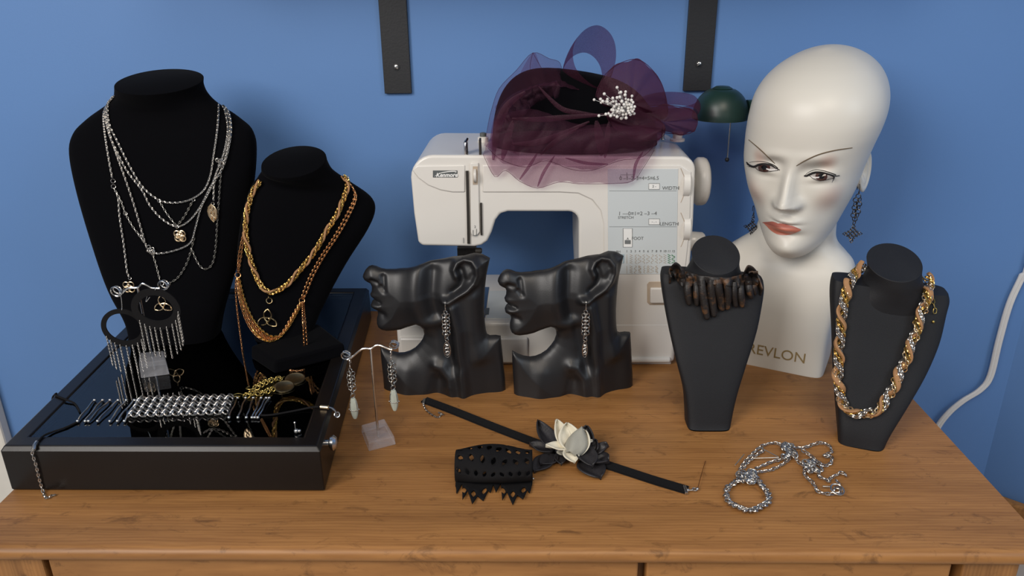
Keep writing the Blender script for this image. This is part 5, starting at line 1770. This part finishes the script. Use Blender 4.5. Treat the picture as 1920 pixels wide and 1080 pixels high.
# ------------------------------------------------------------------ chainmail bracelet on the glass
C3 = lambda x, y: (x * 0.4258, 500 + y * 0.4258)
GT = GZ + 0.0002
cb = empty('chainmail_bracelet', at_z(*C3(780, 640), GZ), 'silver chainmail bracelet with rod ends and black cords lying across the glass case', 'bracelet')
bot = [342, 375, 390, 430, 484, 517, 548]; topx = [416, 452, 484, 520, 556, 592, 606]
for x0, x1 in list(zip(bot, topx)) + list(zip([1008, 1048, 1085, 1110, 1122, 1136], [1046, 1082, 1116, 1150, 1172, 1186])):
    p, q = at_z(*C3(x0, 680), GT + 0.002), at_z(*C3(x1, 588), GT + 0.002)
    if x0 > 900: p = at_z(*C3(x0, 664), GT + 0.002); q = at_z(*C3(x1, 578), GT + 0.002)
    b = MB(); P = [p.lerp(q, t) + Vector((0.0006 * math.sin(t * 9 + x0), 0, 0.0010 * math.sin(math.pi * t))) for t in np.linspace(0, 1, 9)]
    b.tube(P, 0.0010, 7); b.ball(p, 0.0019, 9, 6); b.ball(q, 0.0019, 9, 6)
    b.build('rod', M['steel'], cb)
b = MB(); nr, nc = 6, 24
q00, q10, q01, q11 = at_z(*C3(560, 670), GT), at_z(*C3(1000, 656), GT), at_z(*C3(612, 584), GT), at_z(*C3(1032, 574), GT)
for i in range(nr):
    for j in range(nc):
        u, v = (j + 0.5) / nc, (i + 0.5) / nr
        c = q00.lerp(q10, u).lerp(q01.lerp(q11, u), v) + Vector((0, 0, 0.0034))
        X = (q10 - q00).normalized(); Y = (q01 - q00).normalized()
        s = 1 if j % 2 else -1
        ring_mb(b, c, 0.0036, 0.00085, Vector((0, 0, 1)) + X * 0.85 * s + Y * 0.25 * (1 if i % 2 else -1), seg=14, n=6)
b.build('chainmail', M['silver'], cb)
cord = 0.0011
OUT = (BL - FL).cross(Vector((0, 0, 1))).normalized() * -1
b = MB()
P = [at_z(*C3(352, 640), GT + 0.001), at_z(*C3(330, 604), GT + 0.001), at_z(*C3(290, 585), CZ + 0.0012), at_z(*C3(244, 566), CZ + 0.0014)]
el = P[-1]; ex = -0.553 - 0.027 * (el.y - 0.677) / 0.451
P += [Vector((ex + 0.004, el.y + 0.004, CZ + 0.0014)), Vector((ex - 0.0014, el.y + 0.003, CZ - 0.004)), Vector((ex - 0.0016, el.y - 0.002, CZ - 0.018))]
b.tube(smooth_path(P, 6), cord, 7); b.build('looped_cord', M['lace'], cb)
b = MB(); P = [at_z(*C3(344, 682), GT + 0.001), at_z(*C3(290, 708), GT + 0.001), at_z(*C3(232, 728), GT + 0.0012), at_z(*C3(192, 745), CZ + 0.0012), at_z(*C3(170, 768), CZ + 0.0012)]
b.tube(smooth_path(P, 6), cord, 7); b.build('left_cord', M['lace'], cb)
b = MB(); P = [at_z(*C3(1140, 655), GT + 0.001), at_z(*C3(1200, 652), GT + 0.001), at_z(*C3(1300, 634), GT + 0.001), at_z(*C3(1370, 620), CZ + 0.0012), at_z(*C3(1414, 617), CZ + 0.0012)]
b.tube(smooth_path(P, 6), cord, 7); b.build('right_cord', M['lace'], cb)
yf = FL.y - 0.0022
b = MB(); p, q = at_z(*C3(163, 772), CZ + 0.002), at_y(*C3(148, 806), yf)
b.tube([p, p.lerp(q, 0.5) + Vector((0, -0.001, 0.001)), q], 0.0022, 8); b.build('cord_end', M['silver'], cb)
P = [q, at_y(*C3(142, 822), yf), at_y(*C3(158, 870), yf), at_y(*C3(172, 930), yf), at_y(*C3(188, 985), yf), at_z(*C3(200, 1016), 0.0016), at_z(*C3(216, 1018), 0.0014), at_z(*C3(232, 1006), 0.0014), at_z(*C3(256, 1005), 0.0014)]
chain_mb(smooth_path(P, 6), pitch=0.0034, width=0.0036, wire=0.0006, twist=(20, 110), seg=9, n=5).build('extender_chain', M['silver'], cb)
b = MB(); p, q = at_z(*C3(1412, 617), CZ + 0.0022), at_z(*C3(1446, 620), CZ + 0.0022); b.tube([p, q], 0.0024, 10); b.build('cord_end', M['charm_gold'], cb)
b = MB(); P = [q, at_z(*C3(1462, 624), CZ + 0.003), at_z(*C3(1476, 636), CZ + 0.002), at_z(*C3(1484, 652), CZ + 0.0), at_z(*C3(1478, 664), CZ - 0.001)]
b.tube(smooth_path(P[:3], 4), 0.0012, 6)
ring_mb(b, P[3], 0.0028, 0.0009, EYE - P[3] + Vector((0.4, 0, 0))); b.tube(smooth_path(P[1:], 4), 0.0007, 6)
b.build('lobster_clasp', M['silver'], cb)

# ------------------------------------------------------------------ gold chain earrings on the glass
D3 = lambda x, y: (300 + x / 3.6, 560 + y / 3.6)
for lab, pts, coin, hook in (('gold chain earring with coin drop on the glass, the one farther behind the bracelet', [(648, 600), (690, 574), (740, 552), (790, 538), (838, 540)], (912, 543), [(648, 600), (610, 612), (580, 606), (606, 590)]),
                             ('gold chain earring with coin drop on the glass, the one touching the bracelet', [(582, 655), (625, 632), (680, 640), (730, 620), (765, 606)], (838, 596), [(582, 655), (530, 640), (488, 655), (540, 662)])):
    z = GT + 0.0022
    e = empty('chain_earring', at_z(*D3(*pts[2]), GZ), lab, 'earring', 'gold chain earrings')
    b = MB(); P = resample(smooth_path([at_z(*D3(*p), z) for p in pts], 6), 0.0036)
    for i, p in enumerate(P):
        t = (P[min(i + 1, len(P) - 1)] - P[max(i - 1, 0)]).normalized(); w = t.cross(Vector((0, 0, 1)))
        for s in (-1, 1): ring_mb(b, p + w * s * 0.0022 + Vector((0, 0, 0.0008 * (i % 2))), 0.0026, 0.00055, Vector((0, 0, 1)) + t * 0.7 * (1 if i % 2 else -1) + w * 0.3 * s, seg=14, n=6)
    b.build('ring_chain', M['brass_dim'], e)
    c = at_z(*D3(*coin), GT + 0.0015); r = (at_z(*D3(coin[0] + 66, coin[1]), GT) - at_z(*D3(coin[0], coin[1]), GT)).length
    b = MB(); b.lathe(c, [(r * 0.86, 0), (r, 0.0003), (r, 0.0014), (r * 0.9, 0.0016), (r * 0.84, 0.0011), (0, 0.0011)], n=32, axis=(0.05, -0.12, 1)); b.build('coin', M['bronze'], e)
    b = MB(); b.tube(smooth_path([at_z(*D3(*p), GT + 0.001) for p in hook], 5), 0.0005, 6); b.build('hook', M['brass_dim'], e)
# single stud
e = empty('stud_earring', at_z(555, 806, GZ), 'single small silver stud standing at the front corner of the glass', 'earring')
p = at_z(556, 812, GT)
b = MB(); b.ball(p + Vector((0, 0, 0.0026)), 0.0026, 12, 8); b.ball(p + Vector((0.003, 0.001, 0.0020)), 0.0020, 10, 7); b.build('bead', M['silver'], e)
b = MB(); b.tube([p + Vector((-0.001, 0.001, 0.004)), p + Vector((-0.0012, 0.002, 0.012))], 0.0005, 6); b.lathe(p + Vector((-0.0012, 0.002, 0.011)), [(0.0012, 0), (0.0014, 0.001), (0.0005, 0.002)], n=10); b.build('post', M['silver'], e)

# ------------------------------------------------------------------ heap of silver chain
H3 = lambda x, y: (1320 + x / 6.0, 800 + y / 6.0)
ch = empty('chain_necklace', at_z(*H3(800, 500), 0), 'heavy silver chain necklace heaped in loose loops on the front right of the wood', 'necklace')
heavy = dict(pitch=0.0050, width=0.0054, wire=0.00072, twist=(35, 145), seg=11, n=6, jitter=14)
lay = lambda pts, z=0.0030: smooth_path([at_z(*H3(p[0], p[1]), p[2] if len(p) > 2 else z) for p in pts], 8)
for pts in ([(400, 480), (470, 385), (560, 290), (640, 225), (720, 192), (800, 182), (876, 204), (920, 230, .006)],
            [(440, 470), (510, 390), (590, 320), (660, 270), (680, 230)],
            [(560, 520, .006), (640, 505), (720, 496), (800, 468), (880, 425), (950, 372), (980, 330, .006)],
            [(580, 470), (680, 430), (770, 392), (850, 372), (930, 350), (980, 300, .007)],
            [(1050, 232), (1110, 240), (1170, 222), (1230, 200), (1300, 182), (1370, 190), (1420, 230), (1440, 290), (1400, 300), (1350, 320), (1380, 345), (1430, 330), (1440, 380), (1410, 425), (1350, 440), (1290, 405), (1230, 350), (1160, 300), (1080, 250, .005)],
            [(1030, 345, .005), (1060, 400), (1130, 450), (1130, 540), (1190, 600), (1240, 650), (1270, 720), (1340, 752), (1430, 755), (1510, 750), (1550, 710), (1500, 682), (1455, 700), (1480, 735, .006)],
            [(1150, 380, .006), (1220, 400), (1300, 430), (1330, 480), (1290, 520), (1300, 570), (1370, 590), (1400, 620), (1430, 570), (1490, 545), (1540, 510), (1590, 540), (1610, 575)],
            [(1160, 430, .006), (1230, 450), (1300, 490)], [(1490, 600), (1510, 640), (1540, 680)]):
    chain_mb(lay(pts), **heavy).build('chain_run', M['silver'], ch)
loop = [(350, 620), (280, 660), (245, 730), (255, 810), (310, 870), (390, 910), (480, 940), (570, 935), (650, 895), (720, 850), (735, 780), (700, 710), (650, 650), (600, 590), (540, 540), (470, 540), (410, 560)]
for k, (ph, z) in enumerate(((0.0, 0.0032), (1.6, 0.0045), (3.2, 0.0036))):
    P = smooth_path([at_z(*H3(*p), z) for p in loop], 8, closed=True)
    P2 = []
    for i, p in enumerate(P): P2.append(p + Vector((math.sin(i * 0.55 + ph * 2), math.cos(i * 0.55 + ph * 2), 0)) * 0.0026)
    chain_mb(P2 + [P2[0]], **heavy).build('doubled_loop', M['silver'], ch)
rnd = random.Random(11)
for (cx, cy, n, sx, sy) in ((960, 270, 34, 70, 70), (480, 560, 40, 90, 60), (1180, 420, 14, 60, 40), (1230, 470, 8, 50, 30)):
    b = MB()
    for k in range(n):
        x, y = cx + rnd.uniform(-1, 1) * sx, cy + rnd.uniform(-1, 1) * sy
        ring_mb(b, at_z(*H3(x, y), 0.004 + 0.003 * rnd.random()), 0.0030, 0.0008, (rnd.uniform(-.8, .8), rnd.uniform(-.8, .3), 1), seg=14, n=6)
    b.build('tangled_links', M['silver'], ch)
b = MB()
for a, c in (((612, 225), (838, 342)), ((842, 346), (552, 356)), ((350, 432), (450, 312))): b.tube([at_z(*H3(*a), 0.0062), at_z(*H3(*c), 0.0050)], 0.0006, 6)
b.build('pin_links', M['silver'], ch)
b = MB(); c = at_z(*H3(1500, 706), 0.006); ring_mb(b, c, 0.0068, 0.0008, (0.1, -0.3, 1), seg=24); b.tube([at_z(*H3(1335, 672), .004), at_z(*H3(1416, 675), .004)], 0.0010, 7); b.build('toggle_clasp', M['silver'], ch)

# ------------------------------------------------------------------ velvet choker with leather flower
V3 = lambda x, y: (760 + x / 3.310, 720 + y / 3.310)
vc = empty('velvet_choker', at_z(*V3(1000, 400), 0), 'black velvet ribbon choker with a cream and charcoal leather flower, lying on the wood', 'choker')
for pts in ([(118, 100), (300, 168), (480, 240), (660, 310), (860, 385), (980, 430)], [(1060, 440), (1200, 486), (1260, 506), (1400, 552), (1560, 604), (1748, 660)]):
    P = smooth_path([at_z(*V3(*p), 0.0012) for p in pts], 6); rows = []
    for i, p in enumerate(P):
        t = (P[min(i + 1, len(P) - 1)] - P[max(i - 1, 0)]).normalized(); w = Vector((-t.y, t.x, 0)) * 0.0068
        ec = [p - w, p - w * 0.9 + Vector((0, 0, 0.0016)), p + w * 0.9 + Vector((0, 0, 0.0016)), p + w, p + w * 0.9 - Vector((0, 0, 0.001)), p - w * 0.9 - Vector((0, 0, 0.001))]
        rows.append(ec)
    b = MB(); b.loft(rows); b.build('ribbon', M['velvet_band'], vc)
for e0, out in ((V3(116, 112), -1), (V3(1738, 660), 1)):
    b = MB(); p = at_z(*e0, 0.0018); w = Vector((0.0022 * out, 0.0068, 0)).normalized() * 0.0062
    b.box(p - Vector((0.0016, 0.0062, 0.0014)), p + Vector((0.0016, 0.0062, 0.0022))); b.build('ribbon_clamp', M['silver'], vc, smooth=False, bevel=0.0006)
P = smooth_path([at_z(*V3(*p), 0.0014) for p in ((112, 128), (128, 160), (150, 180), (180, 200), (205, 208), (222, 186), (205, 178), (240, 192))], 6)
chain_mb(P, pitch=0.0030, width=0.0026, wire=0.0005, twist=(20, 110), seg=8, n=5).build('extender_chain', M['silver'], vc)
b = MB(); p = at_z(*V3(1752, 660), 0.002); b.ball(p, 0.002, 8, 6); b.tube([p, at_z(*V3(1785, 658), 0.002)], 0.0007, 6); ring_mb(b, at_z(*V3(1795, 654), 0.002), 0.0022, 0.0008, (0, 0, 1)); b.ball(at_z(*V3(1812, 652), 0.0022), 0.0018, 8, 6); b.build('lobster_clasp', M['silver'], vc)
b = MB(); b.tube(smooth_path([at_z(*V3(1815, 648), 0.002), at_z(*V3(1830, 590), 0.004), at_z(*V3(1850, 520), 0.002), at_z(*V3(1862, 478), 0.001)], 5), 0.0004, 5); b.build('loose_thread', M['copper'], vc)


def petal(name, base, tip, width, mtl, lift=0.012, cup=0.5, curl=0.0, z0=0.004, z1=None, thick=0.0012):
    """a cupped pointed sheet between two places of the photograph"""
    a = at_z(*V3(*base), z0); z1 = z0 + lift if z1 is None else z1
    t = at_z(*V3(*tip), z1)
    ax = t - a; L_ = ax.length; d = ax / L_
    w = d.cross(Vector((0, 0, 1)))
    if w.length < 0.05: w = Vector((1, 0, 0))
    w.normalize(); u = w.cross(d)
    rows = []
    for i in range(13):
        v = i / 12; r = []
        pw = width * (math.sin(math.pi * min(v * 0.86 + 0.12, 1.0)) ** 0.8) if v < 0.999 else width * 0.06
        for k in range(9):
            s = (k - 4) / 4
            r.append(a + d * L_ * v + w * s * pw / 2 + u * (cup * width * 0.5 * (s * s - 0.4) + curl * L_ * v * v + 0.04 * width * math.sin(s * 5 + v * 6)))
        rows.append(r)
    b = MB(); b.grid(rows)
    return b.build(name, M[mtl], vc, auto=180, solid=thick)


for base, tip, wd, mt, kw in [
    ((930, 420), (822, 236), 0.020, 'leaf_leather', dict(z0=0.004, lift=0.014, cup=0.7)), ((920, 420), (772, 372), 0.020, 'leaf_leather', dict(lift=0.004)), ((960, 430), (968, 498), 0.016, 'leaf_leather', dict(lift=0.001, cup=0.3)),
    ((900, 440), (800, 545), 0.022, 'leaf_leather', dict(lift=-0.001, cup=0.2)), ((930, 440), (840, 500), 0.020, 'leaf_leather', dict(lift=0.001, cup=0.2)), ((1110, 410), (1128, 258), 0.020, 'leaf_leather', dict(lift=0.022, cup=0.6)), ((1150, 420), (1186, 345), 0.018, 'leaf_leather', dict(lift=0.012)),
    ((1160, 440), (1258, 378), 0.018, 'leaf_leather', dict(lift=0.010, cup=0.7)), ((1110, 470), (1212, 584), 0.032, 'leaf_leather', dict(lift=-0.001, cup=0.2)), ((1180, 470), (1262, 480), 0.026, 'leaf_leather', dict(lift=0.004)), ((1100, 400), (1160, 512), 0.024, 'leaf_leather', dict(z0=0.012, lift=-0.002, cup=0.4)),
    ((1010, 410), (935, 222), 0.019, 'petal', dict(z0=0.010, lift=0.026, cup=0.5)), ((1030, 410), (1000, 244), 0.026, 'petal', dict(z0=0.012, lift=0.022, cup=0.5)), ((1020, 400), (872, 382), 0.015, 'petal', dict(z0=0.014, lift=0.006, cup=0.5)),
    ((1020, 430), (1098, 275), 0.027, 'petal_grey', dict(z0=0.016, lift=0.016, cup=-0.7)), ((1070, 440), (1118, 290), 0.022, 'petal', dict(z0=0.010, lift=0.018, cup=0.6)), ((1010, 405), (1050, 488), 0.019, 'petal', dict(z0=0.016, lift=-0.006, cup=0.4)), ((1080, 380), (1162, 352), 0.009, 'petal', dict(z0=0.016, lift=0.004)),
    ((1000, 440), (1000, 400), 0.022, 'petal_grey', dict(z0=0.008, lift=0.006))]:
    o = petal('petal' if mt.startswith('petal') else 'leather_leaf', base, tip, wd, mt, **kw)
    if mt == 'petal_grey': o['label'] = 'grey suede underside of a curled petal'

# ------------------------------------------------------------------ rolled cut-out lace choker
X3 = V3
lz = empty('lace_choker', at_z(*V3(560, 560), 0), 'rolled black cut-out lace choker with pointed petals, lying on the wood beside the leather flower', 'choker')


def leaf_poly(c, l, w, ang, n=9):
    out = []
    for i in range(n + 1):
        t = i / n; out.append((l * (t - 0.5), w / 2 * math.sin(math.pi * t) ** 0.85))
    for i in range(1, n):
        t = 1 - i / n; out.append((l * (t - 0.5), -w / 2 * math.sin(math.pi * t) ** 0.85))
    ca, sa = math.cos(ang), math.sin(ang)
    return [(c[0] + x * ca - y * sa, c[1] + x * sa + y * ca) for x, y in out]


def cut_sheet(outer, holes, place, step):
    """flat sheet with holes, laid on the surface given by place(x, y)"""
    P, E_, loops = [], [], []
    for poly in [outer] + holes:
        n0 = len(P); dens = []
        for i in range(len(poly)):
            a, c = poly[i], poly[(i + 1) % len(poly)]; k = max(1, int(math.hypot(c[0] - a[0], c[1] - a[1]) / step))
            dens += [(a[0] + (c[0] - a[0]) * j / k, a[1] + (c[1] - a[1]) * j / k) for j in range(k)]
        P += [Vector(p) for p in dens]; m = len(dens)
        E_ += [(n0 + i, n0 + (i + 1) % m) for i in range(m)]
        loops.append(dens)
    xs, ys = [p[0] for p in outer], [p[1] for p in outer]
    y = min(ys)
    while y < max(ys):
        x = min(xs)
        while x < max(xs):
            if poly_dist((x, y), loops[0]) > step * 0.3 and all(poly_dist((x, y), h) < -step * 0.3 for h in loops[1:]): P.append(Vector((x, y)))
            x += step
        y += step
    vo, _, fo, *_ = delaunay_2d_cdt(P, E_, [], 0, 1e-7)
    keep = []
    for f in fo:
        c = (sum(vo[i].x for i in f) / len(f), sum(vo[i].y for i in f) / len(f))
        if poly_dist(c, loops[0]) > 0 and all(poly_dist(c, h) < 0 for h in loops[1:]): keep.append(tuple(f))
    b = MB(); b.add([place(q.x, q.y) for q in vo], keep)
    return b


pL, pR = at_z(*V3(322, 545), 0), at_z(*V3(788, 545), 0)
ax = (pR - pL); wL = ax.length; ax.normalize(); fw = Vector((ax.y, -ax.x, 0))       # fw points to the room
cen = pL + Vector((0, 0, 0))
RR = 0.0245


def roll(u, v):
    """u along the strip (0 at the loose front edge), v across it"""
    base = pL + ax * (wL * v)
    flat = 0.037
    if u < flat:                                        # front edge lies on the wood
        return base + fw * (RR * 0.4 + flat - u) + Vector((0, 0, 0.0012 + 0.002 * math.sin(v * 9) ** 2 * (1 - u / flat)))
    s = (u - flat) / RR
    r = RR * (1 - 0.028 * s)
    sq = 0.66
    a = s
    return base + fw * (RR * 0.4 - r * math.sin(a) * 1.0 + 0.004 * math.sin(v * 5 + s)) + Vector((0, 0, 0.0012 + RR * sq * (1 - math.cos(a)) * (r / RR) + 0.0015 * math.sin(v * 7 + s * 2)))


def rollp(x, y):
    return roll(y, x)


Lr = 0.172
holes = []
nn = 5
outer = []
# pointed front edge: two fans of petals
pts = []
for k in range(2):
    c0 = (0.25 + 0.5 * k)
    for m_i, (dx, dy) in enumerate(((-0.215, 0.006), (-0.13, -0.006), (0.0, -0.013), (0.13, -0.006), (0.215, 0.006))):
        pts.append((c0 + dx, dy)); pts.append((c0 + dx + (0.055 if m_i < 4 else 0.03), dy + 0.015 + (0.002 if m_i in (0, 3) else 0)))
    
outer = [(0.0, 0.024)] + [p for p in pts[:-1]] + [(1.0, 0.024), (1.0, Lr), (0.0, Lr)]
sc = wL                                                     # v is a fraction of the width
def holes_at(y0, n, l, w, spread):
    for k in range(n):
        x = (k + 0.5) / n
        ang = math.pi / 2 + spread * math.sin((k % 5 - 2) * 0.5)
        h = leaf_poly((0, 0), l, w, ang)
        holes.append([(x + px / sc, y0 + py) for px, py in h])
for k in range(2):
    c0 = 0.25 + 0.5 * k
    for dx, ang, y0 in ((-0.125, 1.72, 0.0105), (0.0, math.pi / 2, 0.0045), (0.135, 1.42, 0.0105)):
        h = leaf_poly((0, 0), 0.0125, 0.0048, ang); holes.append([(c0 + dx + px / sc, y0 + py) for px, py in h])
holes_at(0.050, 7, 0.016, 0.0068, 0.6)
holes_at(0.069, 8, 0.014, 0.0060, 0.8)
holes_at(0.088, 7, 0.014, 0.0064, -0.7)
holes_at(0.107, 8, 0.012, 0.0056, 0.5)
holes_at(0.126, 7, 0.011, 0.005, 0.5)
holes_at(0.145, 9, 0.009, 0.004, 0.5)
scx = wL
o2 = [(x * scx, y) for x, y in outer]; h2 = [[(x * scx, y) for x, y in h] for h in holes]
b = cut_sheet(o2, h2, lambda x, y: roll(y, x / scx), 0.0032)
b.build('lace_band', M['lace'], lz, auto=180, solid=0.0014)
b = MB(); p = roll(0.030, 0.985) + Vector((0, -0.001, 0.002)); b.ball(p, 0.0020, 8, 6); b.ball(p + Vector((0.002, -0.001, 0.001)), 0.0014, 8, 6); b.build('snap', M['silver'], lz)
